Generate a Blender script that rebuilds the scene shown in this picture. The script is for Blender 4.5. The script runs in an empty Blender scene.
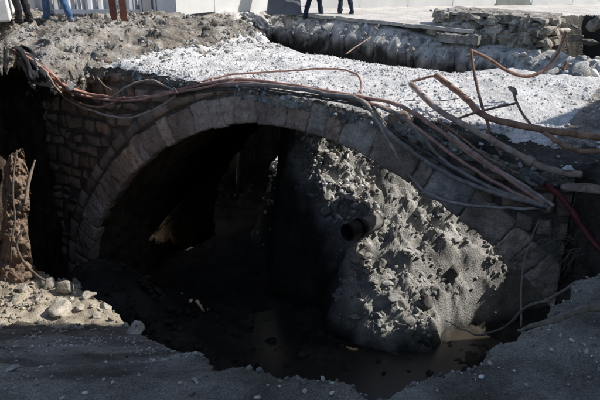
import bpy, bmesh, math, random
import numpy as np
from math import radians as R

rnd = random.Random(7)
rng = np.random.default_rng(7)
SC = bpy.context.scene
COL = SC.collection

# ------------------------------------------------------------------ place geometry
PITCH, FOC, CZ = R(22.0), 647.0, 2.0           # camera
cp, sp = math.cos(PITCH), math.sin(PITCH)
YAW = R(33.0)
EX = np.array([math.cos(YAW), -math.sin(YAW)])  # along the bridge face
NB = np.array([math.sin(YAW), math.cos(YAW)])   # from the face to the back
Y0 = 9.3
WB = 4.15                                        # width of the bridge

def pos(s, p, z):
    return (s*EX[0]+p*NB[0], Y0+s*EX[1]+p*NB[1], z)
def sp_of(x, y):
    return x*EX[0]+(y-Y0)*EX[1], x*NB[0]+(y-Y0)*NB[1]
def ray(u, v):
    a, b = (u-300)/FOC, -(v-200)/FOC
    return np.array([a, cp+b*sp, -sp+b*cp])
def on_p(u, v, p):
    if u > 400 and p < -.1: p = -.1-(-.1-p)*.2
    return on_plane(u, v, p)
def on_plane(u, v, p):                              # point seen there on the plane p behind the bridge face
    d = ray(u, v); k = (p+Y0*NB[1])/(d[0]*NB[0]+d[1]*NB[1])
    return (d[0]*k, d[1]*k, CZ+d[2]*k)
def on_z(u, v, z):
    d = ray(u, v); k = (z-CZ)/d[2]
    return (d[0]*k, d[1]*k, z)
def on_k(u, v, k):
    d = ray(u, v); return (d[0]*k, d[1]*k, CZ+d[2]*k)

# ------------------------------------------------------------------ noise
PERM = np.tile(rng.permutation(256), 3)
GR = rng.normal(size=(256, 3)); GR /= np.linalg.norm(GR, axis=1)[:, None]
def perlin(x, y, z=0.0):
    x, y, z = np.broadcast_arrays(np.asarray(x, float), np.asarray(y, float), np.asarray(z, float))
    xi, yi, zi = np.floor(x).astype(int), np.floor(y).astype(int), np.floor(z).astype(int)
    xf, yf, zf = x-xi, y-yi, z-zi
    u, v, w = [t*t*t*(t*(t*6-15)+10) for t in (xf, yf, zf)]
    out = 0
    for dx in (0, 1):
        for dy in (0, 1):
            for dz in (0, 1):
                g = GR[PERM[PERM[PERM[(xi+dx) & 255]+((yi+dy) & 255)]+((zi+dz) & 255)]]
                val = g[..., 0]*(xf-dx)+g[..., 1]*(yf-dy)+g[..., 2]*(zf-dz)
                out = out+val*(u if dx else 1-u)*(v if dy else 1-v)*(w if dz else 1-w)
    return out*1.5
def fbm(x, y, z=0.0, sc=1.0, octv=4, gain=.5, ridge=False):
    t, a, f = 0, 1.0, sc
    for i in range(octv):
        n = perlin(np.asarray(x)*f+17.3*i, np.asarray(y)*f+5.1*i, np.asarray(z)*f)
        t = t+a*((.5-np.abs(n))*1.4 if ridge else n); a *= gain; f *= 2.03
    return t
def sstep(a, b, x):
    t = np.clip((np.asarray(x, float)-a)/(b-a), 0, 1); return t*t*(3-2*t)

# ------------------------------------------------------------------ materials
def nt_mat(name):
    m = bpy.data.materials.new(name); m.use_nodes = True
    return m, m.node_tree.nodes, m.node_tree.links, m.node_tree.nodes['Principled BSDF']

def earth(name, c1, c2, c3=None, scale=3.0, fine=40.0, rough=.95, bump=.6, dist=.02, tint=False, streak=False, spec=.2, wet=None, con=(.3, .68)):
    """mottled mineral surface: two or three tones, coarse and fine noise, voronoi grit bump"""
    m, N, L, P = nt_mat(name)
    P.inputs['Specular IOR Level'].default_value = spec
    tc = N.new('ShaderNodeTexCoord')
    src = tc.outputs['Object']
    if streak:
        mp = N.new('ShaderNodeMapping'); mp.inputs['Scale'].default_value = (1, 1, .25)
        L.new(src, mp.inputs[0]); src = mp.outputs[0]
    n1 = N.new('ShaderNodeTexNoise'); n1.inputs['Scale'].default_value = scale; n1.inputs['Detail'].default_value = 8; n1.inputs['Roughness'].default_value = .65
    n2 = N.new('ShaderNodeTexNoise'); n2.inputs['Scale'].default_value = fine; n2.inputs['Detail'].default_value = 6; n2.inputs['Roughness'].default_value = .7
    L.new(src, n1.inputs['Vector']); L.new(tc.outputs['Object'], n2.inputs['Vector'])
    r = N.new('ShaderNodeValToRGB'); e = r.color_ramp.elements
    e[0].position, e[0].color = .36, (*c1, 1); e[1].position, e[1].color = .64, (*c2, 1)
    if c3:
        x = r.color_ramp.elements.new(.5); x.color = (*c3, 1)
    L.new(n1.outputs['Fac'], r.inputs[0])
    mx = N.new('ShaderNodeMix'); mx.data_type = 'RGBA'; mx.blend_type = 'MULTIPLY'; mx.inputs['Factor'].default_value = .75
    r2 = N.new('ShaderNodeValToRGB'); r2.color_ramp.elements[0].position = con[0]; r2.color_ramp.elements[0].color = (.4, .4, .4, 1)
    r2.color_ramp.elements[1].position = con[1]; r2.color_ramp.elements[1].color = (1.25, 1.25, 1.25, 1)
    L.new(n2.outputs['Fac'], r2.inputs[0]); L.new(r.outputs[0], mx.inputs['A']); L.new(r2.outputs[0], mx.inputs['B'])
    colr = mx.outputs['Result']
    if tint:
        at = N.new('ShaderNodeAttribute'); at.attribute_name = 'tint'
        m2 = N.new('ShaderNodeMix'); m2.data_type = 'RGBA'; m2.blend_type = 'MULTIPLY'; m2.inputs['Factor'].default_value = 1
        L.new(colr, m2.inputs['A']); L.new(at.outputs['Color'], m2.inputs['B']); colr = m2.outputs['Result']
    L.new(colr, P.inputs['Base Color'])
    vo = N.new('ShaderNodeTexVoronoi'); vo.inputs['Scale'].default_value = fine*.8
    L.new(tc.outputs['Object'], vo.inputs['Vector'])
    ad = N.new('ShaderNodeMath'); ad.operation = 'MULTIPLY_ADD'; ad.inputs[1].default_value = -.5
    L.new(vo.outputs['Distance'], ad.inputs[0]); L.new(n2.outputs['Fac'], ad.inputs[2])
    b = N.new('ShaderNodeBump'); b.inputs['Strength'].default_value = bump; b.inputs['Distance'].default_value = dist
    L.new(ad.outputs[0], b.inputs['Height']); L.new(b.outputs[0], P.inputs['Normal'])
    if wet is None:
        P.inputs['Roughness'].default_value = rough
    else:
        rr = N.new('ShaderNodeMapRange'); rr.inputs[1].default_value = .42; rr.inputs[2].default_value = .6
        rr.inputs[3].default_value = wet; rr.inputs[4].default_value = rough
        L.new(n1.outputs['Fac'], rr.inputs[0]); L.new(rr.outputs[0], P.inputs['Roughness'])
    return m

def plain(name, c, c2=None, rough=.6, scale=12, metal=0, bump=.15, spec=.4):
    m, N, L, P = nt_mat(name)
    P.inputs['Specular IOR Level'].default_value = spec
    tc = N.new('ShaderNodeTexCoord'); n = N.new('ShaderNodeTexNoise'); n.inputs['Scale'].default_value = scale; n.inputs['Detail'].default_value = 7
    n.inputs['Roughness'].default_value = .65
    L.new(tc.outputs['Object'], n.inputs['Vector'])
    r = N.new('ShaderNodeValToRGB'); e = r.color_ramp.elements
    c2 = c2 or tuple(x*.7 for x in c)
    e[0].position, e[0].color = .38, (*c2, 1); e[1].position, e[1].color = .62, (*c, 1)
    L.new(n.outputs['Fac'], r.inputs[0]); L.new(r.outputs[0], P.inputs['Base Color'])
    P.inputs['Roughness'].default_value = rough; P.inputs['Metallic'].default_value = metal
    b = N.new('ShaderNodeBump'); b.inputs['Strength'].default_value = bump; b.inputs['Distance'].default_value = .01
    L.new(n.outputs['Fac'], b.inputs['Height']); L.new(b.outputs[0], P.inputs['Normal'])
    return m

M = {}
M['deck']    = earth('rubble_dust', (.58, .57, .56), (.88, .87, .855), scale=1.6, fine=34, bump=.8, dist=.03)
M['rubble']  = earth('pale_rubble', (.58, .57, .555), (.88, .87, .85), scale=5, fine=60, bump=.5, dist=.01, tint=True)
M['upper']   = earth('dry_soil', (.12, .105, .088), (.52, .49, .44), c3=(.33, .295, .255), scale=1.9, fine=30, bump=.9, dist=.03)
M['trench']  = earth('trench_face', (.06, .055, .05), (.40, .39, .38), c3=(.14, .13, .12), scale=3.2, fine=26, bump=.9, dist=.03, streak=True)
M['tonal']   = earth('tinted_edge', (.45, .44, .43), (.78, .77, .75), scale=3, fine=30, bump=.9, dist=.03, tint=True)
M['darksoil'] = earth('dark_soil', (.035, .03, .026), (.15, .135, .12), c3=(.08, .07, .06), scale=3, fine=34, bump=1., dist=.03)
M['fore']    = earth('dark_ground', (.14, .121, .096), (.55, .495, .41), c3=(.33, .293, .24), scale=1.0, fine=110, bump=1., dist=.025, spec=.15, con=(.42, .60))
M['forestone'] = earth('dark_pebbles', (.2, .185, .165), (.50, .47, .42), scale=5, fine=60, bump=.4, dist=.008, tint=True)
M['patch']   = earth('tan_debris', (.30, .25, .185), (.58, .51, .40), scale=2.5, fine=40, bump=.7, dist=.015)
M['patchrock'] = earth('tan_rock', (.36, .32, .26), (.62, .57, .49), scale=6, fine=50, bump=.6, dist=.012, tint=True)
M['floor']   = earth('wet_mud', (.028, .025, .021), (.085, .075, .062), scale=1.4, fine=24, bump=.8, dist=.03, rough=.9, wet=.35)
M['mound']   = earth('mound_earth', (.30, .29, .27), (.66, .645, .61), scale=1.8, fine=36, bump=1., dist=.025, tint=True)
M['moundrock'] = earth('mound_clods', (.32, .31, .285), (.62, .60, .565), scale=5, fine=50, bump=.6, dist=.012, tint=True)
M['stone']   = earth('bridge_stone', (.26, .185, .145), (.58, .43, .335), c3=(.42, .305, .235), scale=3.5, fine=32, bump=.9, dist=.015, tint=True)
M['ring']    = earth('ring_stone', (.34, .25, .20), (.68, .515, .41), c3=(.50, .375, .30), scale=2.6, fine=30, bump=.9, dist=.015, tint=True, streak=True)
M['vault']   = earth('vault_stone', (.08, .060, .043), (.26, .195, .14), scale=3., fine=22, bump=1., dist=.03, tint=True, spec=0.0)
M['mortar']  = earth('dark_joint', (.10, .082, .068), (.21, .175, .145), scale=4, fine=30)
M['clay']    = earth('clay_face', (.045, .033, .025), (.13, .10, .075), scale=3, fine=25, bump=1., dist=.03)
M['claylit'] = earth('clay_column_lit', (.22, .155, .11), (.42, .32, .24), c3=(.31, .22, .16), scale=7, fine=30, bump=1., dist=.03)  # brighter copy of the clay, sunlight put into its base colour
M['pave']    = earth('old_paving', (.48, .46, .43), (.70, .67, .63), scale=1.5, fine=30, bump=.4, dist=.01)
M['oldstone'] = earth('foundation_stone', (.13, .12, .10), (.42, .40, .37), c3=(.28, .26, .235), scale=5, fine=30, bump=.8, dist=.02, tint=True)
M['white']   = plain('white_hoarding', (.80, .80, .78), (.70, .70, .69), rough=.6, scale=1.2, bump=.05)
M['whiteblock'] = plain('white_block', (.80, .79, .77), (.62, .61, .58), rough=.8, scale=5)
M['fence']   = plain('pale_sheet_metal', (.62, .65, .68), (.50, .53, .57), rough=.5, scale=2.5, bump=.05)
M['greysheet'] = plain('grey_sheet', (.20, .21, .235), (.16, .165, .185), rough=.7, scale=3, bump=.05)
M['greenwall'] = plain('grey_green_sheet', (.26, .28, .26), (.2, .22, .2), rough=.7, scale=3, bump=.05)
M['bluegrey'] = plain('blue_grey_sheet', (.22, .25, .31), (.17, .2, .25), rough=.6, scale=3, bump=.05)
M['redpost'] = plain('red_oxide', (.22, .085, .06), (.13, .05, .035), rough=.7, scale=9)
M['rust']    = plain('rusty_steel', (.34, .195, .125), (.16, .08, .05), rough=.85, scale=9, bump=.4)
M['rustpale'] = plain('worn_rusty_steel', (.42, .32, .26), (.24, .15, .11), rough=.8, scale=8, bump=.4)
M['rebar']   = plain('rusty_rod', (.30, .19, .15), (.15, .08, .06), rough=.85, scale=14, bump=.3)
M['pink']    = plain('dusty_pink_cable', (.52, .30, .235), (.32, .17, .13), rough=.75, scale=10)
M['pale']    = plain('dusty_pale_cable', (.50, .42, .36), (.30, .23, .19), rough=.75, scale=10)
M['greycab'] = plain('dusty_grey_cable', (.33, .275, .24), (.18, .145, .125), rough=.7, scale=10)
M['darkcab'] = plain('dark_cable', (.10, .085, .075), (.045, .038, .033), rough=.6, scale=10)
M['redhose'] = plain('dull_red_hose', (.20, .030, .032), (.11, .018, .02), rough=.55, scale=8)
M['cloth']   = plain('black_cloth', (.035, .035, .042), (.016, .016, .02), rough=.95, scale=14, bump=.5)
M['wood']    = plain('old_timber', (.30, .28, .23), (.17, .15, .12), rough=.9, scale=6, bump=.5)
M['twig']    = plain('dry_twig', (.20, .16, .125), (.10, .08, .06), rough=.9, scale=20)
M['root']    = plain('pale_root', (.40, .32, .25), (.22, .16, .12), rough=.9, scale=20)
M['straw']   = plain('dry_grass', (.24, .20, .13), (.13, .105, .07), rough=.9, scale=20)
M['pipe']    = plain('concrete_pipe', (.32, .31, .295), (.17, .165, .155), rough=.9, scale=9, bump=.4)
M['blackpipe'] = plain('black_pipe', (.022, .022, .024), (.012, .012, .013), rough=.7, scale=6)
M['skin']    = plain('skin', (.42, .26, .19), (.38, .23, .165), rough=.55, scale=8, bump=.03)
M['jeans']   = plain('blue_jeans', (.085, .155, .30), (.05, .10, .21), rough=.9, scale=18, bump=.25)
M['darkjeans'] = plain('navy_jeans', (.03, .042, .075), (.018, .025, .05), rough=.9, scale=18, bump=.25)
M['black']   = plain('charcoal_trousers', (.022, .021, .025), (.012, .012, .014), rough=.95, scale=18, bump=.2)
M['shirt']   = plain('grey_shirt', (.20, .21, .22), (.15, .16, .17), rough=.95, scale=18)
M['hair']    = plain('dark_hair', (.02, .015, .012), rough=.7, scale=30)
M['shoe']    = plain('dark_shoe', (.045, .042, .045), (.025, .023, .025), rough=.6)
M['shoegrey'] = plain('grey_shoe', (.28, .28, .29), (.18, .18, .19), rough=.7)
M['render']  = plain('plaster_wall', (.34, .32, .29), (.28, .265, .24), rough=.95, scale=1.5)
M['roof']    = plain('roof_tile', (.18, .085, .06), (.12, .06, .045), rough=.9)
M['glass']   = plain('window_glass', (.03, .035, .04), rough=.1, scale=2, bump=0)
# muddy water
m, N_, L_, P_ = nt_mat('muddy_water'); P_.inputs['Base Color'].default_value = (.055, .047, .036, 1); P_.inputs['Roughness'].default_value = .28
nn = N_.new('ShaderNodeTexNoise'); nn.inputs['Scale'].default_value = 5; bb = N_.new('ShaderNodeBump'); bb.inputs['Strength'].default_value = .12; bb.inputs['Distance'].default_value = .02
L_.new(nn.outputs['Fac'], bb.inputs['Height']); L_.new(bb.outputs[0], P_.inputs['Normal']); M['water'] = m
m, N_, L_, P_ = nt_mat('tan_puddle'); P_.inputs['Base Color'].default_value = (.34, .27, .18, 1); P_.inputs['Roughness'].default_value = .25
M['tanwater'] = m

# ------------------------------------------------------------------ mesh helpers
def obj(name, verts, faces, mat, parent=None, smooth=False, tint=None):
    me = bpy.data.meshes.new(name)
    verts = np.asarray(verts, float).reshape(-1, 3)
    if isinstance(faces, np.ndarray):
        nf, k = faces.shape
        me.vertices.add(len(verts)); me.vertices.foreach_set('co', verts.ravel())
        me.loops.add(nf*k); me.loops.foreach_set('vertex_index', faces.ravel().astype(np.int32))
        me.polygons.add(nf); me.polygons.foreach_set('loop_start', np.arange(0, nf*k, k, dtype=np.int32))
        me.update(calc_edges=True); me.validate()
    else:
        me.from_pydata(verts.tolist(), [], [list(f) for f in faces]); me.update()
    if tint is not None:
        at = me.color_attributes.new('tint', 'FLOAT_COLOR', 'POINT')
        at.data.foreach_set('color', np.concatenate([tint, np.ones((len(tint), 1))], 1).ravel())
    if smooth:
        me.polygons.foreach_set('use_smooth', np.ones(len(me.polygons), bool))
    o = bpy.data.objects.new(name, me); COL.objects.link(o)
    if mat: me.materials.append(mat)
    if parent: o.parent = parent
    return o
def tag(o, label=None, cat=None, group=None, kind=None):
    if label: o['label'] = label
    if cat: o['category'] = cat
    if group: o['group'] = group
    if kind: o['kind'] = kind
    return o
def empty(name, label, cat, group=None, loc=(0, 0, 0), rz=0):
    o = bpy.data.objects.new(name, None); COL.objects.link(o); o.location = loc; o.rotation_euler = (0, 0, rz)
    o.empty_display_size = .1
    return tag(o, label, cat, group)

class MB:
    def __init__(s): s.v = []; s.f = []; s.t = []; s.n = 0
    def add(s, v, f, t=(1, 1, 1)):
        v = np.asarray(v, float); s.v.append(v); s.f += [[i+s.n for i in q] for q in f]; s.n += len(v)
        s.t.append(np.tile(t, (len(v), 1)))
    def build(s, name, mat, parent=None, smooth=False):
        return obj(name, np.concatenate(s.v), s.f, mat, parent, smooth, np.concatenate(s.t))

def catmull(P, n):
    P = np.asarray(P, float); Q = np.vstack([2*P[0]-P[1], P, 2*P[-1]-P[-2]]); out = []
    for i in range(1, len(Q)-2):
        t = np.linspace(0, 1, n, endpoint=False)[:, None]
        a, b, c, d = Q[i-1], Q[i], Q[i+1], Q[i+2]
        out.append(.5*((2*b)+(c-a)*t+(2*a-5*b+4*c-d)*t**2+(3*b-3*c+d-a)*t**3))
    out.append(P[-1:]); return np.concatenate(out)

def tube_geo(P, r, seg=8, caps=True):
    P = np.asarray(P, float); n = len(P); r = np.broadcast_to(r, (n,))
    T = np.gradient(P, axis=0); T /= np.linalg.norm(T, axis=1)[:, None]+1e-9
    up = np.array([0, 0, 1.]) if abs(T[0][2]) < .9 else np.array([1., 0, 0])
    V = []
    for i in range(n):
        a = np.cross(T[i], up); a /= np.linalg.norm(a)+1e-9; b = np.cross(a, T[i]); up = b
        for k in range(seg):
            t = 2*math.pi*k/seg; V.append(P[i]+r[i]*(a*math.cos(t)+b*math.sin(t)))
    F = [[i*seg+k, i*seg+(k+1) % seg, (i+1)*seg+(k+1) % seg, (i+1)*seg+k] for i in range(n-1) for k in range(seg)]
    if caps: F += [list(range(seg))[::-1], [(n-1)*seg+k for k in range(seg)]]
    return np.array(V), F

def tube(name, pts, r, mat, parent=None, n=10, seg=8, wob=0.0):
    P = catmull(pts, n)
    if wob:
        i = np.arange(len(P)); sd = rnd.random()*99
        for a in range(3): P[:, a] += wob*perlin(i*.17, sd+a*7.7, 0)
    rr = r if np.isscalar(r) else np.interp(np.linspace(0, 1, len(P)), np.linspace(0, 1, len(r)), r)
    V, F = tube_geo(P, rr, seg); return obj(name, V, F, mat, parent, smooth=True)

def box_geo(x0, x1, y0, y1, z0, z1):
    V = [(x, y, z) for z in (z0, z1) for y in (y0, y1) for x in (x0, x1)]
    return np.array(V, float), [[0, 2, 3, 1], [4, 5, 7, 6], [0, 1, 5, 4], [2, 6, 7, 3], [0, 4, 6, 2], [1, 3, 7, 5]]

# base rocks
def ico(sub):
    bm = bmesh.new(); bmesh.ops.create_icosphere(bm, subdivisions=sub, radius=1)
    v = np.array([x.co[:] for x in bm.verts]); f = np.array([[q.index for q in p.verts] for p in bm.faces]); bm.free(); return v, f
def rock_shape(sub, seed, cut=.75):
    v, f = ico(sub); r = np.random.default_rng(seed)
    for _ in range(9):                                   # slice off flat faces for an angular look
        n = r.normal(size=3); n /= np.linalg.norm(n); h = r.uniform(cut*.42, cut*1.05)
        d = v@n; v = v-np.outer(np.maximum(d-h, 0), n)
    v = v*(1+.16*fbm(v[:, 0]+seed*3.1, v[:, 1], v[:, 2], 1.6, 3))[:, None]
    return v*np.array([1, r.uniform(.65, .95), r.uniform(.5, .8)]), f
ROCK1 = [rock_shape(1, i) for i in range(14)]
ROCK2 = [rock_shape(2, i+40) for i in range(12)]
ROCK3 = [rock_shape(3, i+80) for i in range(10)]
def rotm(r):
    a, b, c = r.uniform(0, 6.28, 1)[0], r.normal(0, .35), r.normal(0, .35)
    ca, sa, cb, sb, cc, sc_ = math.cos(a), math.sin(a), math.cos(b), math.sin(b), math.cos(c), math.sin(c)
    return np.array([[ca, -sa, 0], [sa, ca, 0], [0, 0, 1]])@np.array([[cb, 0, sb], [0, 1, 0], [-sb, 0, cb]])@np.array([[1, 0, 0], [0, cc, -sc_], [0, sc_, cc]])
def scatter(name, P, S, mat, lo=.65, hi=1.15, shapes=None, parent=None, warm=.03, sink=.25):
    V, F, T, n = [], [], [], 0
    for p, s in zip(P, S):
        sh = shapes or (ROCK2 if s > .035 else ROCK1)
        v, f = sh[rng.integers(len(sh))]
        V.append(v@rotm(rng).T*s+np.asarray(p)+(0, 0, s*(.5-sink))); F.append(f+n); n += len(v)
        t = rng.uniform(lo, hi); w = rng.normal(0, warm); T.append(np.tile((t*(1+w), t, t*(1-w)), (len(v), 1)))
    return obj(name, np.concatenate(V), np.concatenate(F), mat, parent, tint=np.concatenate(T))

# polygon signed distance (positive inside)
def poly_sdf(poly):
    A = np.asarray(poly, float); B = np.roll(A, -1, 0)
    def f(x, y):
        x, y = np.asarray(x, float), np.asarray(y, float); sh = x.shape; x, y = x.ravel(), y.ravel()
        d = np.full(x.shape, 1e9); ins = np.zeros(x.shape, bool)
        for (ax, ay), (bx, by) in zip(A, B):
            ex, ey = bx-ax, by-ay; t = np.clip(((x-ax)*ex+(y-ay)*ey)/(ex*ex+ey*ey+1e-12), 0, 1)
            d = np.minimum(d, np.hypot(x-ax-t*ex, y-ay-t*ey))
            c = (ay > y) != (by > y)
            if ey != 0: ins ^= c & (x < ex*(y-ay)/ey+ax)
        return np.where(ins, d, -d).reshape(sh)
    return f

def land(xs, ys, sdf, hz, skirt=None, rows=10, rough3=.05):
    """height sheet cut by sdf>0, edge snapped to the outline, with a ragged face hanging below the edge.
    skirt(x,y) -> (depth, profile(d)->outward offset). Returns verts, quad faces, skirt quads"""
    X, Y = np.meshgrid(xs, ys, indexing='ij'); nx, ny = X.shape
    D = sdf(X, Y)
    idx = np.arange(nx*ny).reshape(nx, ny)
    q = np.stack([idx[:-1, :-1], idx[1:, :-1], idx[1:, 1:], idx[:-1, 1:]], -1).reshape(-1, 4)
    d = D.ravel(); keep = (d[q] > 0).any(1); q = q[keep]
    x, y = X.ravel().copy(), Y.ravel().copy()
    out = np.zeros(nx*ny, bool); out[q.ravel()] = True; out &= d <= 0
    o = np.where(out)[0]; h = .01
    gx = gy = None
    for _ in range(4):
        s0 = sdf(x[o], y[o]); gx = (sdf(x[o]+h, y[o])-s0)/h; gy = (sdf(x[o], y[o]+h)-s0)/h
        g2 = np.maximum(gx*gx+gy*gy, .3); st = np.clip(-s0/g2, -.15, .15); x[o] += gx*st; y[o] += gy*st
    z = hz(x, y)
    used = np.unique(q); mp = -np.ones(nx*ny, int); mp[used] = np.arange(len(used))
    V = np.stack([x, y, z], 1)[used]; q = mp[q]
    sk = np.zeros((0, 4), int)
    if skirt:
        e = np.concatenate([q[:, [0, 1]], q[:, [1, 2]], q[:, [2, 3]], q[:, [3, 0]]])
        key = np.sort(e, 1); key = key[:, 0]*len(V)+key[:, 1]
        u, inv, c = np.unique(key, return_inverse=True, return_counts=True)
        be = e[c[inv] == 1]
        bv = np.unique(be); bm_ = -np.ones(len(V), int); bm_[bv] = np.arange(len(bv))
        bx, by, bz = V[bv].T
        s0 = sdf(bx, by); gx = -(sdf(bx+.05, by)-sdf(bx-.05, by)); gy = -(sdf(bx, by+.05)-sdf(bx, by-.05))
        gl = np.hypot(gx, gy)+1e-6; gx, gy = gx/gl, gy/gl
        dep, off = skirt(bx, by)
        VV = [V]; base = len(V); prev = bv; SK = []
        for j in range(1, rows+1):
            t = (j/rows)**1.3; dd = dep*t
            oo = off(dd, bx, by)+rough3*fbm(bx*1., by*1., bz-dd, 3.0, 4)*min(1, j/2)
            VV.append(np.stack([bx+gx*oo, by+gy*oo, bz-dd], 1))
            cur = base+(j-1)*len(bv)+np.arange(len(bv))
            a, b = be[:, 0], be[:, 1]
            pa = a if j == 1 else prev[bm_[a]]; pb = b if j == 1 else prev[bm_[b]]
            SK.append(np.stack([pb, pa, cur[bm_[a]], cur[bm_[b]]], 1)); prev = cur
        V = np.concatenate(VV); sk = np.concatenate(SK)
    return V, q, sk
def sub_obj(name, V, q, mat, parent=None, smooth=True):
    u = np.unique(q); mp = -np.ones(len(V), int); mp[u] = np.arange(len(u))
    return obj(name, V[u], mp[q], mat, parent, smooth)
def axis(*segs):
    out = []
    for a, b, st in segs: out += list(np.arange(a, b, st))
    out.append(segs[-1][1]); return np.array(out)

# ------------------------------------------------------------------ heights
def z_far(x, y):
    return .07-.072*np.minimum(x, 0)-.03*np.maximum(x, 0)
_sh = poly_sdf([(5.7, 15.1), (6.3, 14.5), (7.6, 13.9), (8.2, 15.5), (8.9, 17.6), (10.2, 20.0), (9.0, 20.8), (7.1, 19.2), (6.2, 17.0)])
sd_hol = lambda x, y: _sh(x, y)+.14*fbm(x, y, 6, 1.5, 3)
def z_up(x, y):
    """upper ground, the bridge deck included, without fine noise"""
    s, p = sp_of(x, y)
    front = np.interp(s, [-9, -5, -3, -1, 0, 1, 2.4, 3.5, 6, 12], [.1, .02, -.06, -.1, -.09, -.13, -.36, -.52, -.55, -.4])
    deck = front+(-.35-front)*np.clip(p/WB, 0, 1)+.4*np.minimum(p, 0)*sstep(1.2, 2.6, s)
    fd = (np.asarray(x)+7.4)*.593-(np.asarray(y)-13.3)*.805      # distance in front of the metal fence
    zl = front+(z_far(x, y)-front)*(.68*sstep(2.95, 2.1, fd+.25*fbm(x, y, 2, 1.1, 3))+.32*sstep(5.0, 2.4, fd))
    w = sstep(-2.6, -4.6, s)*sstep(-1.2, .4, p)
    z = deck*(1-w)+zl*w+.62*sstep(-.9, -2.2, p)*sstep(-3.2, -4.0, x)
    far = sstep(WB+.6, WB+1.9, p)                       # beyond the back trench
    bench = sstep(1.8, 3.4, x)*sstep(WB+5.2, WB+3.6, p)   # lower bench on the right
    zf = z_far(x, y)-.22*bench-1.7*sstep(-.25, .5, sd_hol(x, y))
    return z*(1-far)+zf*far
PIT = [(-5.6, -6), (-5.6, 2), (-5.5, 8), (-4.75, 9.6), (-4.2, 10.3), (-3.75, 11.25), (-3.3, 11.42), (-1.9, 10.52), (0, 9.28), (1.3, 8.44),
       (2.15, 7.88), (3.45, 7.03), (3.5, 6.65), (3.55, 6.3), (3.8, 5.8), (4.6, 5.2), (7, 4.8), (14, 4.7), (14, -6)]
def xp(x, p): return (x, Y0+(p-x*NB[0])/NB[1])
GAP = [xp(-1.35, 4.6), xp(1.3, 4.4), xp(2.1, 4.15), xp(3.0, 4.2), xp(3.4, 4.6), xp(3.8, 4.95), xp(4.2, 5.12), xp(5, 5.12), xp(6.3, 5.15), xp(7, 5.5), xp(9.0, 5.8), (9.2, 12.36), (-1.0, 19.0), (-1.65, 17.4)]
sd_pit, sd_gap = poly_sdf(PIT), poly_sdf(GAP)
def sd_up(x, y):
    x = np.asarray(x, float); y = np.asarray(y, float)
    return -np.maximum(sd_pit(x, y), sd_gap(x, y))+.10*fbm(x, y, 3.3, 1.6, 4)
def hz_up(x, y):
    s, p = sp_of(x, y)
    soil = np.maximum(sstep(-3.2, -4.6, s), sstep(-.1, -.6, p))*sstep(9.5, 5.0, p)
    far = sstep(WB+1.2, WB+2.4, p)
    onr = (1-soil)*(1-far)
    n = (.12*fbm(x, y, 0, .8, 3)+.085*fbm(x, y, 1, 1.7, 5, .55)+.10*np.minimum(fbm(x, y, 8, 2.1, 4), .0)+.04*fbm(x, y, 5, 9, 3, .6, ridge=True)-.02-.15*sstep(.34, .46, fbm(x, y, 14, 1.7, 5, .65)))*soil
    n = n+onr*(.045*fbm(x, y, 2, .8, 3)+.030*fbm(x, y, 4, 5, 4)+.018*fbm(x, y, 4, 15, 3, ridge=True))
    n = n+far*(1-soil)*(.02*fbm(x, y, 5, 2, 4)+sstep(-.3, .1, sd_hol(x, y))*(.16*fbm(x, y, 3, 1.6, 4)+.08*fbm(x, y, 3, 6, 3)))
    d = sd_up(x, y)
    return z_up(x, y)+n-.07*np.exp(-np.maximum(d, 0)/.07)
def skirt_up(x, y):
    s, p = sp_of(x, y)
    gapside = p > WB-.3
    farside = gapside & (p > 6.35)
    left = (~gapside) & (x < -3.45)
    bankside = (~gapside) & ~left & (x > 3.25)
    overarch = (~gapside) & ~left & ~bankside
    dep = np.where(farside, 5.2, np.where(gapside, .30, np.where(overarch, .16, np.where(left, .30, 3.2))))
    dep = dep*(1+.25*fbm(x, y, 9, 2.5, 3)*(overarch | left))
    rightend = gapside & (x > 8.7)
    dep = np.where(rightend, 5.2, dep)
    def off(d, bx, by):
        f = np.interp(d, [0, .06, .10, .22, .30, .46, .52, 1.2, 5], [0, .20, .23, .24, .42, .46, .40, .22, -.5])+.10*sstep(.04, .2, d)*fbm(bx*1., by*1., d*2.2, 2.4, 4, .65, ridge=True)-.05
        return np.where(farside & ~rightend, f, np.where(left, -.25*d, np.where(bankside, .12*d, .05*d)))
    return dep, off

xs = axis((-14, -7, .4), (-7, 10.4, .036), (10.4, 16, .3))
ys = axis((-6, 4, .6), (4, 5.4, .1), (5.4, 21.2, .036), (21.2, 40, .35))
V, q, sk = land(xs, ys, sd_up, hz_up, skirt_up, rows=30, rough3=.11)
cen = V[q].mean(1); s_, p_ = sp_of(cen[:, 0], cen[:, 1])
ondeck = (s_ > -4.0) & (s_ < 3.4) & (p_ < WB+.9) & (p_ > -.35)
rsoil = (s_ > 1.6) & (p_ < .05+.32*(s_-1.6)+.35*fbm(cen[:, 0], cen[:, 1], 0, 1.6, 4)) & (p_ < 2.2)
ondeck &= ~rsoil
farpave = (p_ > WB+1.6) & ~ondeck
hol = farpave & (sd_hol(cen[:, 0], cen[:, 1]) > -.2)
farpave &= ~hol
soil = ~ondeck & ~farpave & ~hol

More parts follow.
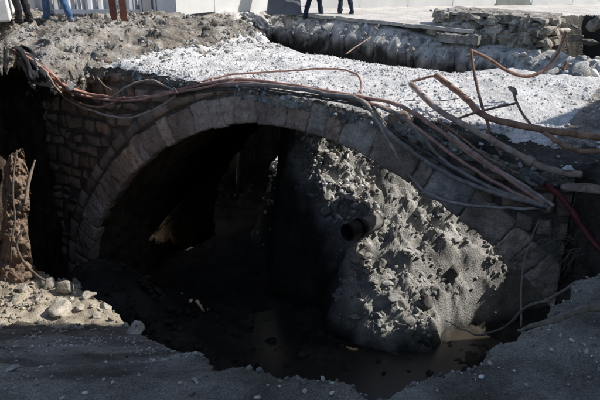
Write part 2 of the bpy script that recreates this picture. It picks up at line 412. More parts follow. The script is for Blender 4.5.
BR = empty('stone_arch_bridge', 'half buried old stone arch bridge with pale rubble covering its top', 'bridge', loc=pos(0, 0, -5.4))
def to_bridge(o):                       # parts keep world coordinates
    o.parent = BR; o.matrix_parent_inverse = BR.matrix_basis.inverted(); return o
to_bridge(sub_obj('deck', V, q[ondeck], M['deck']))
tag(sub_obj('upper_ground', V, q[soil & ~rsoil], M['upper']), kind='structure'); tag(sub_obj('dark_soil', V, q[soil & rsoil], M['darksoil']), kind='structure')
tag(sub_obj('pavement', V, q[farpave], M['pave']), kind='structure')
tag(sub_obj('hollow', V, q[hol], M['floor']), kind='structure')
scen = V[sk].mean(1); ss, pp = sp_of(scen[:, 0], scen[:, 1])
fs = pp > 6.2
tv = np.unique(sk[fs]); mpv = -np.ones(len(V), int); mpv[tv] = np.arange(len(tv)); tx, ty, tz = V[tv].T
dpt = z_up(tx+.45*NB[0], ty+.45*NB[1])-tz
tone = .15+.98*sstep(.72, .30, dpt+.20*fbm(tx, ty, tz*.5, 2.3, 4, .65)+.16*fbm(tx, ty, tz, 8, 3, .7))  # pale along the top, darker with depth below the edge
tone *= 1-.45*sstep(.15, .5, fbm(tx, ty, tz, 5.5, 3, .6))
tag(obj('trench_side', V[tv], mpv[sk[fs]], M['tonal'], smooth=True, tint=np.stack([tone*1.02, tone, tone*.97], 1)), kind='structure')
bk_ = ~fs & (pp < 1) & ((scen[:, 0] > 3.25) | ((scen[:, 0] > 2) & (scen[:, 2] < -.95)))
tag(sub_obj('soil_edge', V, sk[~fs & ~bk_], M['upper']), kind='structure'); tag(sub_obj('pit_side', V, sk[bk_], M['clay']), kind='structure')

# ray casts on the upper ground: lets cables and roots lie on it instead of inside it
from mathutils.bvhtree import BVHTree
from mathutils import Vector
_near = np.concatenate([q[~farpave & ~hol], sk[~fs]]); BV = BVHTree.FromPolygons([tuple(t) for t in V], [tuple(t) for t in _near.tolist()])
def lay(u, v, p, off=.03):
    P = np.array(on_p(u, v, p)); d = P-(0, 0, CZ); L = np.linalg.norm(d); d /= L
    hit = BV.ray_cast(Vector((0, 0, CZ)), Vector(d))
    if hit[0] is not None and hit[3] < L+.0: L = max(hit[3]-off, L-3)
    return tuple(np.array((0, 0, CZ))+d*L)
# ------------------------------------------------------------------ the arch
INTR = [(-5.5, -6.2), (-5.42, -5.2), (-5.28, -4.4), (-5.05, -3.72), (-4.66, -3.1), (-3.87, -2.2), (-3.49, -1.87), (-3.07, -1.55), (-2.56, -1.25), (-2.09, -1.03), (-1.61, -.85), (-.93, -.69),
        (-.2, -.63), (.52, -.71), (1.1, -.85), (1.65, -1.06), (2.2, -1.30), (2.69, -1.56), (3.2, -1.88), (3.69, -2.24), (4.4, -2.95), (5.0, -3.8), (5.4, -4.8), (5.6, -6.2)]
c = catmull(INTR, 24)
al = np.r_[0, np.cumsum(np.hypot(*np.diff(c, axis=0).T))]; LA = al[-1]
def arc(a):
    s, z = np.interp(a, al, c[:, 0]), np.interp(a, al, c[:, 1])
    h = .12; tx = np.interp(a+h, al, c[:, 0])-np.interp(a-h, al, c[:, 0]); tz = np.interp(a+h, al, c[:, 1])-np.interp(a-h, al, c[:, 1])
    l = np.hypot(tx, tz); return s, z, -tz/l, tx/l
def ringpt(a, r):
    s, z, nx, nz = arc(a); return s+nx*r, z+nz*r
a_ap = al[np.argmax(c[:, 1])]

def block(mb, mapf, n=(5, 5), bulge=.035, rough=.018, depth=.12, t=None, seed=0):
    """one dressed stone: unit square -> mapf(u,v)->(s,z); front face domed and chipped, sides run back"""
    nu, nv = n
    U, W_ = np.meshgrid(np.linspace(0, 1, nu), np.linspace(0, 1, nv), indexing='ij')
    s, z = mapf(U, W_)
    e = np.minimum(np.minimum(U, 1-U)*4, np.minimum(W_, 1-W_)*4); dome = np.clip(e, 0, 1)**.5
    p = -(bulge*dome+rough*fbm(s+seed, z, seed*.7, 4.5, 4)+rough*.6*fbm(s, z+seed, seed, 13, 2))
    back = np.full_like(p, depth)
    edge = []
    edge += [(i, 0) for i in range(nu)]+[(nu-1, j) for j in range(1, nv)]+[(i, nv-1) for i in range(nu-2, -1, -1)]+[(0, j) for j in range(nv-2, 0, -1)]
    Vf = np.stack(pos(s.ravel(), p.ravel(), z.ravel()), 1)
    id_ = lambda i, j: i*nv+j
    F = [[id_(i, j), id_(i+1, j), id_(i+1, j+1), id_(i, j+1)] for i in range(nu-1) for j in range(nv-1)]
    eb = np.array([pos(s[i, j], depth, z[i, j]) for i, j in edge]); k = len(edge)
    F += [[id_(*edge[(i+1) % k]), id_(*edge[i]), nu*nv+i, nu*nv+(i+1) % k] for i in range(k)]
    mb.add(np.concatenate([Vf, eb]), F, t if t is not None else (1, 1, 1))

TH = .47
mb = MB(); a = .0; i = 0
while a < LA-.2:
    w = rnd.choice([.22, .3, .38, .5, .62])*rnd.uniform(.85, 1.15); a1 = min(a+w, LA-.05); g = .0045
    th = TH*rnd.uniform(.93, 1.06); j0, j1 = rnd.gauss(0, .012), rnd.gauss(0, .012); sh = rnd.gauss(0, .012); lo = rnd.gauss(0, .012)
    def mf(U, W_, a0=a+g, a1=a1-g, th=th, j0=j0, j1=j1, lo=lo, sd=i):
        A = a0+(a1-a0)*U+(j0*(1-U)+j1*U)*(W_-.5)*2; A = A+.01*fbm(U*2+sd, W_*3, 0, 1, 3)
        return ringpt(A, lo+(th-lo)*W_+.012*fbm(U*3, W_*2+sd, 0, 1, 3))
    tt = rnd.uniform(.78, 1.3); wm = rnd.gauss(0, .055)
    block(mb, mf, (15, 16), .02, .042, .2, (tt*(1+wm), tt, tt*(1-wm)), i)
    a = a1; i += 1
to_bridge(mb.build('arch_ring', M['ring'], smooth=True))
mb = MB(); a = .6
while a < a_ap-.9:                         # thin outer course on the left
    w = rnd.uniform(.35, .6); a1 = a+w
    def mf(U, W_, a0=a+.01, a1=a1-.01, sd=i): return ringpt(a0+(a1-a0)*U, TH+.045+(.19+.02*math.sin(sd*3))*W_)
    tt = rnd.uniform(.6, 1.05); block(mb, mf, (6, 4), .05, .012, .2, (tt, tt*.98, tt*.95), i); a = a1; i += 1
to_bridge(mb.build('outer_arch_course', M['ring'], smooth=True))

# joint backing + soffit of the vault
na, npz = 150, 60
A = np.linspace(.02, LA-.02, na); Pz = np.linspace(.1, WB, npz)
AA, PP = np.meshgrid(A, Pz, indexing='ij')
rr = .025*fbm(AA, PP, 0, 2.2, 4)+.02*np.abs(np.sin(AA*8.5+.6*np.sin(PP*2.1)))**.3+.03*fbm(AA, PP*2.5, 5, 4, 3, ridge=True)-.02
PPr = np.where(PP > WB-.05, PP+.18*fbm(AA, AA*0, 7, 1.8, 3), PP)
S_, Z_ = ringpt(AA, rr)
vv = np.stack(pos(S_.ravel(), PPr.ravel(), Z_.ravel()), 1)
idx = np.arange(na*npz).reshape(na, npz)
qq = np.stack([idx[:-1, :-1], idx[:-1, 1:], idx[1:, 1:], idx[1:, :-1]], -1).reshape(-1, 4)
vault_shade = 1.15-1.143*sstep(.8, 2.7, PPr.ravel()+.3*fbm(AA.ravel(), PPr.ravel(), 0, 1.2, 4)); to_bridge(obj('vault', vv, qq, M['vault'], smooth=True, tint=np.repeat(vault_shade[:, None], 3, 1)))  # far end near black: painted shade that hides the sun streak
def wall_outside(name, p, r0, mat, s0, s1, zb):
    Aa = np.linspace(.02, LA-.02, 120); si, zi = ringpt(Aa, np.full_like(Aa, r0)); V_, F_ = [], []
    top = np.array([z_up(*[np.array(t) for t in pos(s, p, 0)[:2]]) for s in si])-.10
    for k in range(120):
        V_ += [pos(si[k], p, zi[k]), pos(si[k], p, max(top[k], zi[k]+.02))]
    F_ = [[2*k, 2*k+1, 2*k+3, 2*k+2] for k in range(119)]
    n = len(V_)
    V_ += [pos(s0, p, zb), pos(s0, p, -.15), pos(si[0], p, zb), pos(si[0], p, -.15)]; F_.append([n, n+1, n+3, n+2])
    V_ += [pos(s1, p, zb), pos(s1, p, -.55), pos(si[-1], p, zb), pos(si[-1], p, -.55)]; F_.append([n+4, n+5, n+7, n+6])
    return to_bridge(obj(name, V_, F_, mat))
wall_outside('joint_backing', .028, .02, M['mortar'], -8.5, 9, -6.2)
wall_outside('back_wall', WB-.06, .0, M['mortar'], -8.5, 9, -6.2)

# rubble masonry beside and over the ring
def outer_r(s, z):
    d = np.hypot(c[:, 0][None]-np.asarray(s).ravel()[:, None], c[:, 1][None]-np.asarray(z).ravel()[:, None]).min(1)
    below = np.interp(np.asarray(s).ravel(), c[:, 0], c[:, 1], left=-99, right=-99) > np.asarray(z).ravel()
    return np.where(below, -d, d)
mb = MB(); mbR = MB(); z = -5.6
while z < .05:
    h = rnd.uniform(.15, .33); s = -8.2+rnd.random()*.3
    while s < 5.0:
        w = rnd.uniform(.16, .52); sc_, zc_ = s+w/2, z+h/2
        d = outer_r([sc_, s, s+w, sc_, sc_], [zc_, zc_, zc_, z, z+h])
        lim = .74 if sc_ < -1 else .52
        x_, y_, _ = pos(sc_, 0, 0); tp = float(z_up(np.array(x_), np.array(y_)))-.09
        if d[0] > lim and d.min() > lim-.12 and z+h*.6 < tp:
            jit = [rnd.gauss(0, .022) for _ in range(8)]
            def mf(U, W_, s=s, w=w, z=z, h=h, J=jit, sd=i):
                a_ = s+.005+(w-.010)*U+(J[0]*(1-U)+J[1]*U)*(1-W_)+(J[2]*(1-U)+J[3]*U)*W_
                b_ = z+.005+(h-.010)*W_+(J[4]*(1-W_)+J[5]*W_)*(1-U)+(J[6]*(1-W_)+J[7]*W_)*U
                r_ = .05*np.maximum(np.abs(U-.5)*2, np.abs(W_-.5)*2)**6
                a_, b_ = a_-(U-.5)*r_*1.3, b_-(W_-.5)*r_*1.3
                return a_+.07*fbm(a_, b_, 1, 1.3, 2), b_+.09*fbm(a_, b_, 7, 1.2, 2)
            tt = rnd.uniform(.6, 1.15); wm = rnd.gauss(.02, .05)
            if 0 <= sc_ < 1.3: s += w; continue
            block(mb if sc_ < 0 else mbR, mf, (6, 6), rnd.uniform(.012, .04), .024, .14, (tt*(1+wm), tt, tt*(1-wm)), i); i += 1
        s += w
    z += h
to_bridge(mb.build('spandrel_wall', M['stone'], smooth=True)); to_bridge(mbR.build('spandrel_wall', M['stone'], smooth=True))

# ------------------------------------------------------------------ foreground ground, ramp and lower shelf
def z_fore(x, y):
    x, y = np.asarray(x, float), np.asarray(y, float)
    w = sstep(.35, -1.1, x)
    z = -.1-.60*np.maximum(y-2.7, 0)*w
    z = np.where(z < -2.7, -2.7-(1-np.exp(-(-2.7-z)/.6))*.6, z)
    return z
def march(u, v):
    d = ray(u, v)
    k = np.linspace(1.2, 16, 6000); P = np.outer(k, d)+(0, 0, CZ)
    j = np.argmax(P[:, 2] < z_fore(P[:, 0], P[:, 1])); return P[j]
LIP = [march(u, v)[:2] for u, v in [(140, 334), (165, 342), (200, 353), (208, 361), (225, 366), (250, 364), (268, 367), (273, 375), (310, 377), (345, 376), (357, 385),
                                    (370, 391), (385, 391), (400, 386), (420, 375), (440, 368), (465, 362), (480, 358), (487, 345), (505, 333), (520, 328), (540, 318), (548, 313), (552, 300), (575, 285), (600, 275)]]
FORE = [(-8, 10.0), (-5.2, 10.05), (-4.4, 9.75), (-3.8, 9.35), (-3.2, 8.8), (-2.75, 8.3)]+[tuple(t) for t in LIP]+[(3.0, 4.6), (6, 4.9), (14, 4.9), (14, -6), (-8, -6)]
sd_f0 = poly_sdf(FORE)
sd_fore = lambda x, y: sd_f0(x, y)+.05*fbm(x, y, 8, 3.5, 5, .6)
def hz_fore(x, y):
    d = sd_fore(x, y); near = np.maximum(d, 0)
    rough = .5+.8*sstep(5, 8, np.asarray(y))
    n = .05*fbm(x, y, 0, 1.1, 3)+rough*(.035*fbm(x, y, 1, 3.2, 5, .55)+.024*fbm(x, y, 2, 9, 4, .6, ridge=True)+.010*np.maximum(fbm(x, y, 9, 22, 2), 0))
    shelf = sstep(-2.0, -3.0, z_fore(x, y))
    n = n+shelf*(.07*fbm(x, y, 3, 2.2, 3))
    return z_fore(x, y)+n-.05*np.exp(-near/.05)
xs = axis((-8, -5.4, .3), (-5.4, -1.6, .04), (-1.6, 3.6, .017), (3.6, 14, .4))
ys = axis((-6, 1.2, .3), (1.2, 4.4, .017), (4.4, 12.6, .045))
V, q, sk = land(xs, ys, sd_fore, hz_fore, lambda x, y: (np.where(y > 0, 3.6, .5)+0*x, lambda d, bx, by: -.18*d), rows=9, rough3=.12)
cen = V[q].mean(1); shelf = cen[:, 1]+.5*fbm(cen[:, 0], cen[:, 1], 0, 1.1, 4)+.15*cen[:, 0] > 7.15
fg = tag(sub_obj('foreground_ground', V, np.concatenate([q[~shelf], sk]), M['fore']), kind='structure')
tag(sub_obj('debris_shelf', V, q[shelf], M['patch']), kind='structure')

# ------------------------------------------------------------------ pit floor and water
xs = np.arange(-8.5, 10.5, .08); ys = np.arange(1.5, 21, .08)
V, q, sk = land(xs, ys, lambda x, y: 0*np.asarray(x)+1, lambda x, y: -5.42+1.75*np.exp(-((x+3.7)/1.25)**2-((y-10.7)/1.5)**2)+.5*np.exp(-((x+2.2)/1.2)**2-((y-8.6)/1.4)**2)+.10*fbm(x, y, 4, 6, 3, ridge=True)-.03-.22*np.exp(-((x-.8)/2.2)**2-((y-8.6)/2.2)**2)+.16*fbm(x, y, 0, .6, 4)+.10*fbm(x, y, 2, 2.3, 4, ridge=True)-.05)
tag(sub_obj('pit_floor', V, q, M['floor']), kind='structure')
w_poly = [(-3.5, 6.5), (4.5, 4.2), (7, 7), (3.4, 11.5), (.5, 12.5), (-3, 11)]
tag(obj('water', [(x, y, -5.40) for x, y in w_poly], [list(range(6))], M['water']), kind='structure')

# ------------------------------------------------------------------ the sunlit earth mound under the arch
def m_edge(x, y):
    return np.asarray(x, float)-np.interp(y, [10.2, 10.6, 11.1, 11.75, 12.7, 13.9], [1.95, 1.4, .80, .60, .02, -.15])+.24*fbm(y, np.asarray(x)*.2, 1, .8, 2)+.10*fbm(y, np.asarray(x)*.5, 4, 3, 2)
def z_mound(x, y):
    x, y = np.asarray(x, float), np.asarray(y, float)
    e = m_edge(x, y)                                                # distance right of its left edge
    yy = np.minimum(y, 13.9+.2*np.sin(x*2))
    z = -5-.2*(x-2.4)+1.2*(yy-11)-.30*np.maximum(x-5, 0)
    z = z-.25*np.exp(-((x-2.3)/1.0)**2-((y-12.3)/.3)**2)
    cut = 11.2+.34*np.maximum(x-2.4, 0)+.12*fbm(x, x*0, 3, 1.3, 1)              # lower right: undercut bank
    z = z-1.7*sstep(0, .45, cut-y)*sstep(2.6, 3.3, x)
    z = z-1.1*sstep(.25, -.40, e)-3.6*sstep(-.15, -.75, e)-1.4*np.maximum(y-14.0, 0)
    return z
def hz_mound(x, y):
    z = z_mound(x, y)
    flat = .5+.5*sstep(-.15, .25, m_edge(x, y)); smo = sstep(-.3, .35, fbm(x, y*1.5, 7, .9, 2)+.35*(x-2.2)-.25*np.abs(y-12))
    n = .26*fbm(x, y*1.5, 0, 1.1, 3)+flat*(1-.75*smo)*(.17*fbm(x, y*1.6, 1, 2.2, 5, .66, ridge=True)+.05*fbm(x, y*1.6, 2, 9, 3, .7, ridge=True))+.024*fbm(x, y*1.6, 4, 16, 3, .7)
    return z+n-.05
sd_m = lambda x, y: 0*np.asarray(x)+1
xs = np.arange(-1.2, 7.6, .035); ys = np.concatenate([np.arange(9.2, 14.6, .026), [14.8, 15.2, 15.6, 16.2]])
V, q, sk = land(xs, ys, sd_m, hz_mound)
q = q[(V[q][:, :, 2] > -7.6).any(1)]
e_ = m_edge(V[:, 0], V[:, 1]); tone = (.10+.90*sstep(-.15, .25, e_+.12*fbm(V[:, 0], V[:, 1], V[:, 2], 3, 3)))*(.15+.85*sstep(-5.45, -5.0, V[:, 2]+.15*fbm(V[:, 0], V[:, 1], 0, 2, 3)))  # left flank and foot darkened, shade put into the vertex colour
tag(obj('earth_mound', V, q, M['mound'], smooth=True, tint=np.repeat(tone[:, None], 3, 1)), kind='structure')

# low dark heap at the far mouth of the arch
def hz_heap(x, y): return -5.5+2.0*np.exp(-((x+.62)/.42)**2-((y-15.55)/.5)**2)+.18*fbm(x, y, 0, 1.8, 4)+.06*fbm(x, y, 1, 7, 3, ridge=True)
V, q, sk = land(np.arange(-4, 1.6, .06), np.arange(13.6, 18.6, .06), sd_m, hz_heap)
tag(sub_obj('spoil_heap', V, q, M['floor']), kind='structure')

# ------------------------------------------------------------------ left wall of the pit with its lit clay column
PLN = catmull([(-6.4, 1, 0), (-6.2, 5, 0), (-5.9, 8, 0), (-5.55, 9.4, 0), (-5.25, 10.1, 0), (-5.3, 11.0, 0), (-5.3, 12.2, 0), (-5.0, 13.2, 0)], 22)[:, :2]
nl = len(PLN); zs = np.linspace(-5.6, -.05, 110)
V_ = np.zeros((nl, 110, 3))
t = np.gradient(PLN, axis=0); t /= np.linalg.norm(t, axis=1)[:, None]; nrm = np.stack([t[:, 1], -t[:, 0]], 1)
for k in range(nl):
    x, y = PLN[k]; f = .16*fbm(x+0*zs, y+0*zs, zs, 1.2, 4)+.08*fbm(x+0*zs, y+0*zs, zs, 4, 3, ridge=True)
    V_[k, :, 0] = x+nrm[k, 0]*f; V_[k, :, 1] = y+nrm[k, 1]*f; V_[k, :, 2] = zs
idx = np.arange(nl*110).reshape(nl, 110); q = np.stack([idx[:-1, :-1], idx[1:, :-1], idx[1:, 1:], idx[:-1, 1:]], -1).reshape(-1, 4)
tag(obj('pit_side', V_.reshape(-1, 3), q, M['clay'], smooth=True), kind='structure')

# clay column: a ragged standing rib in front of the pit side
edgeL = [(12, 152), (6, 163), (4, 180), (3, 200), (4, 220), (-2, 240), (-9, 262), (-12, 278)]
edgeR = [(19, 150), (25, 168), (27, 185), (28, 198), (26, 212), (26, 228), (28, 245), (31, 262), (40, 278)]
nv, nu = 120, 30
L_ = catmull([on_k(u, v, 10.85) for u, v in edgeL], 12); R_ = catmull([on_k(u, v, 10.75) for u, v in edgeR], 12)
L_ = np.stack([np.interp(np.linspace(0, 1, nv), np.linspace(0, 1, len(L_)), L_[:, a]) for a in range(3)], 1)
R_ = np.stack([np.interp(np.linspace(0, 1, nv), np.linspace(0, 1, len(R_)), R_[:, a]) for a in range(3)], 1)
V_ = []
for k in range(nv):
    for j in range(nu*2):
        th = 2*math.pi*j/(nu*2); f = .5-.5*math.cos(th)
        P = L_[k]*(1-f)+R_[k]*f; P = P+np.array([-.15, -1, 0])*(.20*math.sin(th))*.9
        V_.append(P)
V_ = np.array(V_)
n1 = fbm(V_[:, 0], V_[:, 1], V_[:, 2], 3, 5, .6)*.11+fbm(V_[:, 0]*2.5, V_[:, 1]*2.5, V_[:, 2]*.8, 3, 4, .6, ridge=True)*.09-.03
V_[:, 0] += n1*.7; V_[:, 1] -= n1
F_ = [[k*nu*2+j, k*nu*2+(j+1) % (nu*2), (k+1)*nu*2+(j+1) % (nu*2), (k+1)*nu*2+j] for k in range(nv-1) for j in range(nu*2)]
F_ += [list(range(nu*2))]
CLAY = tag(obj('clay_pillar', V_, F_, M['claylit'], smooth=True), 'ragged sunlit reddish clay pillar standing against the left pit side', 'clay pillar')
tube('root', [on_k(u, v, 10.45) for u, v in [(17, 150), (14, 170), (13, 195), (15, 220), (11, 245), (10, 268)]], .016, M['twig'], CLAY)
tube('root', [on_k(u, v, 10.45) for u, v in [(35, 160), (30, 176), (27, 190), (25, 205)]], [.012, .03, .03, .02], M['root'], CLAY)
tube('root', [on_k(u, v, 10.4) for u, v in [(22, 230), (17, 246), (24, 262), (38, 276), (52, 284)]], .018, M['twig'], CLAY)

# ------------------------------------------------------------------ loose stones
def deckpts(n, s0, s1, p0, p1, hz=hz_up, sd=sd_up, margin=.02):
    s = rng.uniform(s0, s1, n); p = rng.uniform(p0, p1, n); x, y, _ = pos(s, p, 0)
    k = sd(x, y) > margin; x, y = x[k], y[k]; return np.stack([x, y, hz(x, y)], 1)
def sizes(n, lo, hi, pw=3.0): return lo+(hi-lo)*rng.random(n)**pw
P1 = deckpts(20000, -4.2, 5.5, -.2, WB+.2); P2 = deckpts(2600, -3.8, 3.2, -.02, .35)
P = np.concatenate([P1, P2]); S = sizes(len(P), .007, .042, 6)
ruts = fbm(P[:, 0], P[:, 1], 6, .9, 3)
k = (ruts > .0) | (rng.random(len(P)) < .3)
_s, _p = sp_of(P[:, 0], P[:, 1]); k &= ~((_s > 1.6) & (_p < .1+.32*(_s-1.6)) & (rng.random(len(P)) < .8)); P, S = P[k], S[k]
tag(scatter('rubble', P, S, M['rubble'], .6, 1.15), kind='stuff', label='pale crushed rubble strewn over the top of the bridge', cat='rubble')
# left soil clods
P = deckpts(9000, -8, -3.3, -1, 4.8); P = P[(fbm(P[:, 0], P[:, 1], 3, 1.4, 3) > -.05) | (rng.random(len(P)) < .25)]; tag(scatter('clods', P, sizes(len(P), .006, .07, 6), M['moundrock'], .5, 1.0, warm=.05), kind='stuff', label='dry soil clods on the bank left of the bridge', cat='soil')
# crumbs clinging to the broken edges
k_ = fs & (scen[:, 2] > z_up(scen[:, 0]+.5*NB[0], scen[:, 1]+.5*NB[1])-.5) & (scen[:, 0] < 9.3); E_ = scen[k_]; E_ = E_[rng.choice(len(E_), 1900)]+rng.normal(0, .03, (1900, 3))
tag(scatter('ledge_rubble', E_, sizes(1900, .012, .13, 4.5), M['rubble'], .35, 1.05), kind='stuff', label='broken pale concrete bits on the ledge of the far trench side', cat='rubble')
k_ = (scen[:, 0] < 3.3) & (pp < .6) & (scen[:, 2] > -.75); E_ = scen[k_]; E_ = E_[rng.choice(len(E_), 2600)]+rng.normal(0, .02, (2600, 3))
tag(scatter('edge_crumbs', E_, sizes(2600, .010, .075, 4), M['moundrock'], .45, 1.0, warm=.05), kind='stuff', label='crumbs of soil and stone along the broken edge above the arch', cat='rubble')
# mound clods
n = 15000; x = rng.uniform(-.1, 5.6, n); y = rng.uniform(9.8, 13.9, n); z = hz_mound(x, y); k = (z > -5.2) & (m_edge(x, y) > -.05)
P = np.stack([x, y, z], 1)[k]; dens = fbm(P[:, 0], P[:, 1], P[:, 2], 1.1, 3); k = (dens > .10) | (rng.random(len(P)) < .15); P = P[k]
e_ = m_edge(P[:, 0], P[:, 1]); S_m = sizes(len(P), .006, .08, 7)*(1+.9*(e_ < .45)*rng.random(len(P)))
tag(scatter('mound_clods', P, S_m, M['moundrock'], .6, 1.15), kind='stuff', label='clods and gravel covering the sunlit mound under the arch', cat='gravel')
n = 1500; x = rng.uniform(-.2, 1.6, n); y = rng.uniform(12.0, 13.9, n); k = m_edge(x, y) > .08
P = np.stack([x, y, hz_mound(x, y)], 1)[k]; tag(scatter('pale_rubble', P, sizes(len(P), .015, .10, 3), M['rubble'], .7, 1.15), kind='stuff', label='bright pale rubble on the upper left of the mound under the arch', cat='rubble')
x = rng.normal(-.62, .24, 90); y = rng.normal(15.4, .22, 90); P = np.stack([x, y, hz_heap(x, y)], 1)
tag(scatter('pale_rubble', P, sizes(90, .02, .10, 2.5), M['rubble'], .6, 1.1), kind='stuff', label='pale rubble lying round the white stones in the far mouth of the arch', cat='rubble')
n = 420; x = rng.uniform(.2, 3.2, n); y = rng.uniform(10.6, 13.2, n); k = (hz_mound(x, y) > -5.3) & (m_edge(x, y) > .05) & (rng.random(n) < sstep(1.9, .2, m_edge(x, y))+.06)
P = np.stack([x, y, hz_mound(x, y)], 1)[k]; tag(scatter('broken_chunks', P, sizes(len(P), .06, .22, 2.5), M['moundrock'], .6, 1.05, shapes=ROCK3, sink=.5), kind='stuff', label='larger broken chunks bedded in the lower left of the mound', cat='rubble')
# shelf gravel
n = 3400; x = rng.uniform(-5.4, -2.1, n); y = rng.uniform(7.0, 10.6, n); k = (sd_fore(x, y) > .03) & ((fbm(x, y, 5, 1.3, 3) > .05) | (rng.random(n) < .15))
P = np.stack([x, y, hz_fore(x, y)], 1)[k]; tag(scatter('shelf_gravel', P, sizes(len(P), .012, .06, 3), M['patchrock'], .6, 1.1, warm=.05), kind='stuff', label='tan gravel on the sunlit shelf at the lower left', cat='gravel')
# foreground pebbles
n = 30000; x = rng.uniform(-4, 3, n); y = rng.uniform(1.4, 7.2, n); k = sd_fore(x, y) > .01
k &= (fbm(x, y, 12, 1.6, 4) > .12) | (rng.random(n) < .18)
P = np.stack([x, y, hz_fore(x, y)], 1)[k]; tag(scatter('dark_pebbles', P, sizes(len(P), .003, .026, 6), M['forestone'], .6, 2.1), kind='stuff', label='small dark pebbles on the shaded ground in front', cat='gravel')
lp = np.concatenate([np.linspace(LIP[i_], LIP[i_+1], 14)[:-1] for i_ in range(len(LIP)-1)]); lp = lp+rng.normal(0, .035, lp.shape); lp = lp[rng.random(len(lp)) < .75]; lp = lp[sd_fore(lp[:, 0], lp[:, 1]) > -.005]
tag(scatter('rim_rubble', np.stack([lp[:, 0], lp[:, 1], hz_fore(lp[:, 0], lp[:, 1])], 1), sizes(len(lp), .008, .034, 3), M['forestone'], .35, .8, sink=.45), kind='stuff', label='dark crumbled lumps along the near rim of the pit', cat='rubble')
# dark stones on the floor
n = 500; x = rng.uniform(-5, 5, n); y = rng.uniform(4, 14, n)
x = np.concatenate([x, rng.normal(-3.0, .9, 500)]); y = np.concatenate([y, rng.normal(10.0, 1.0, 500)]); n = 1000
P = np.stack([x, y, -5.42+1.75*np.exp(-((x+3.7)/1.25)**2-((y-10.7)/1.5)**2)+.5*np.exp(-((x+2.2)/1.2)**2-((y-8.6)/1.4)**2)], 1); tag(scatter('floor_stones', P, sizes(n, .03, .16, 3), M['floor'], .8, 1.9), kind='stuff', label='dark stones lying in the wet mud of the pit', cat='gravel')

def rock(name, label, u, v, r, mat, hz=None, zz=None, group=None, shape=None, tint=1.0, sq=(1, 1, 1), P=None):
    if P is None:
        if hz is not None:
            d = ray(u, v); k = np.linspace(1, 22, 8000); Q = np.outer(k, d)+(0, 0, CZ); j = np.argmax(Q[:, 2] < hz(Q[:, 0], Q[:, 1])); P = Q[j]
        else: P = on_z(u, v, zz)
    v_, f = ROCK3[shape if shape is not None else rnd.randrange(10)]
    v_ = (v_*np.array(sq))@rotm(rng).T*r
    v_ = v_*(1+.06*fbm(v_[:, 0]/r, v_[:, 1]/r, v_[:, 2]/r, 3, 3))[:, None]
    o = obj(name, v_, f, mat, tint=np.full((len(v_), 3), tint)); o.location = (P[0], P[1], P[2]+r*.25)
    return tag(o, label, 'rock', group)
RS = [((57, 313), .20, 'pale flat stone lying mid shelf in the tan debris', 1.15), ((50, 286), .15, 'tan stone beside the puddle below the clay pillar', .95),
      ((67, 292), .15, 'brown grey stone at the upper edge of the sunlit debris', .75), ((88, 298), .12, 'rounded grey stone standing at the edge above the dark pit', .9),
      ((105, 309), .11, 'tan stone at the right rim of the sunlit shelf', 1.), ((133, 334), .15, 'pale upright stone at the tip of the sunlit shelf', 1.15),
      ((23, 291), .14, 'pale stone near the tan puddle at the left border', 1.1), ((53, 318), .13, 'dark grey stone just below the pale flat stone', .45),
      ((62, 303), .13, 'tan stone between the pale flat stone and the shelf edge', .9), ((76, 283), .10, 'small dark stone beside the root ends', .6)]
for (u, v), r, lb, tn in RS: rock('rock', lb, u, v, r*1.25, M['patchrock'], hz_fore, tint=tn)
for j, (u, v) in enumerate([(15, 300), (30, 305), (38, 297), (40, 322), (72, 300), (80, 310), (92, 307), (98, 318), (8, 312), (34, 284)]):
    rock('rock', 'tan stone lying among the gravel of the sunlit shelf', u, v, rnd.uniform(.06, .1), M['patchrock'], hz_fore, group='stones on the sunlit shelf', tint=rnd.uniform(.7, 1.1))
for u, v, r, lb in [(32, 338, .035, 'light grey stone nearest the shadow line at the left'), (12, 371, .06, 'dark flat stone at the lower left border'), (14, 347, .03, 'small light grey stone by the left border in shade'),
                    (196, 383, .03, 'pale small stone on the shaded ground at bottom left')]:
    rock('rock', lb, u, v, r, M['forestone'], hz_fore, tint=1.5, sq=(1.3, 1, .6))
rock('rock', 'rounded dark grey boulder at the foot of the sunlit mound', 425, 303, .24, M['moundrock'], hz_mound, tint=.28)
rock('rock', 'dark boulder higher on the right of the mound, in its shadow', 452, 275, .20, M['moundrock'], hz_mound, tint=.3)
rock('rock', 'white broken stone wedged in the soil edge under the cables', 72, 86, .13, M['rubble'], P=lay(71, 87, -.25, .1), shape=5, sq=(.8, .7, 1.4), tint=.85)
for j, (u, v, r, lb) in enumerate([(274, 170, .22, 'larger sunlit white stone seen through the far mouth of the arch'), (278, 160, .12, 'white stone resting above the largest one in the far mouth'), (291, 159, .10, 'small white stone on its own right of the others in the far mouth'),
                                   (318, 168, .13, 'white stone at the upper left edge of the mound'), (270, 177, .09, 'lowest small white stone in the far mouth')]):
    rock('rock', lb, u, v, r, M['rubble'], P=on_p(u, v, 4.85), tint=1.15)
rock('rock', 'grey lump of concrete at the bridge edge left of the rusty pipe', 396, 121, .22, M['stone'], P=on_p(396, 124, .05), tint=.8)
rock('rock', 'pale concrete chunk in the soil by the pipe coupling', 567, 170, .10, M['rubble'], P=lay(567, 170, -.75), shape=3, sq=(1.2, 1.1, .9))
rock('rock', 'dark chunk of stone where the red hose passes', 585, 188, .22, M['stone'], P=lay(585, 192, -.95), tint=.6, sq=(1.5, 1, .7))
rock('rock', 'white stone at the far end of the trench by the right border', 595, 72, .14, M['rubble'], P=on_p(595, 74, 5.2))
rock('rock', 'grey chunk of concrete skewered on the thin bent rod', 514, 92, .075, M['rubble'], P=on_p(514, 92, .85), tint=.55, sq=(1.4, 1, .7))
rock('rock', 'dark stone on the soil in front of the red fence posts', 108, 21, .16, M['upper'], P=on_z(108, 21, .40))

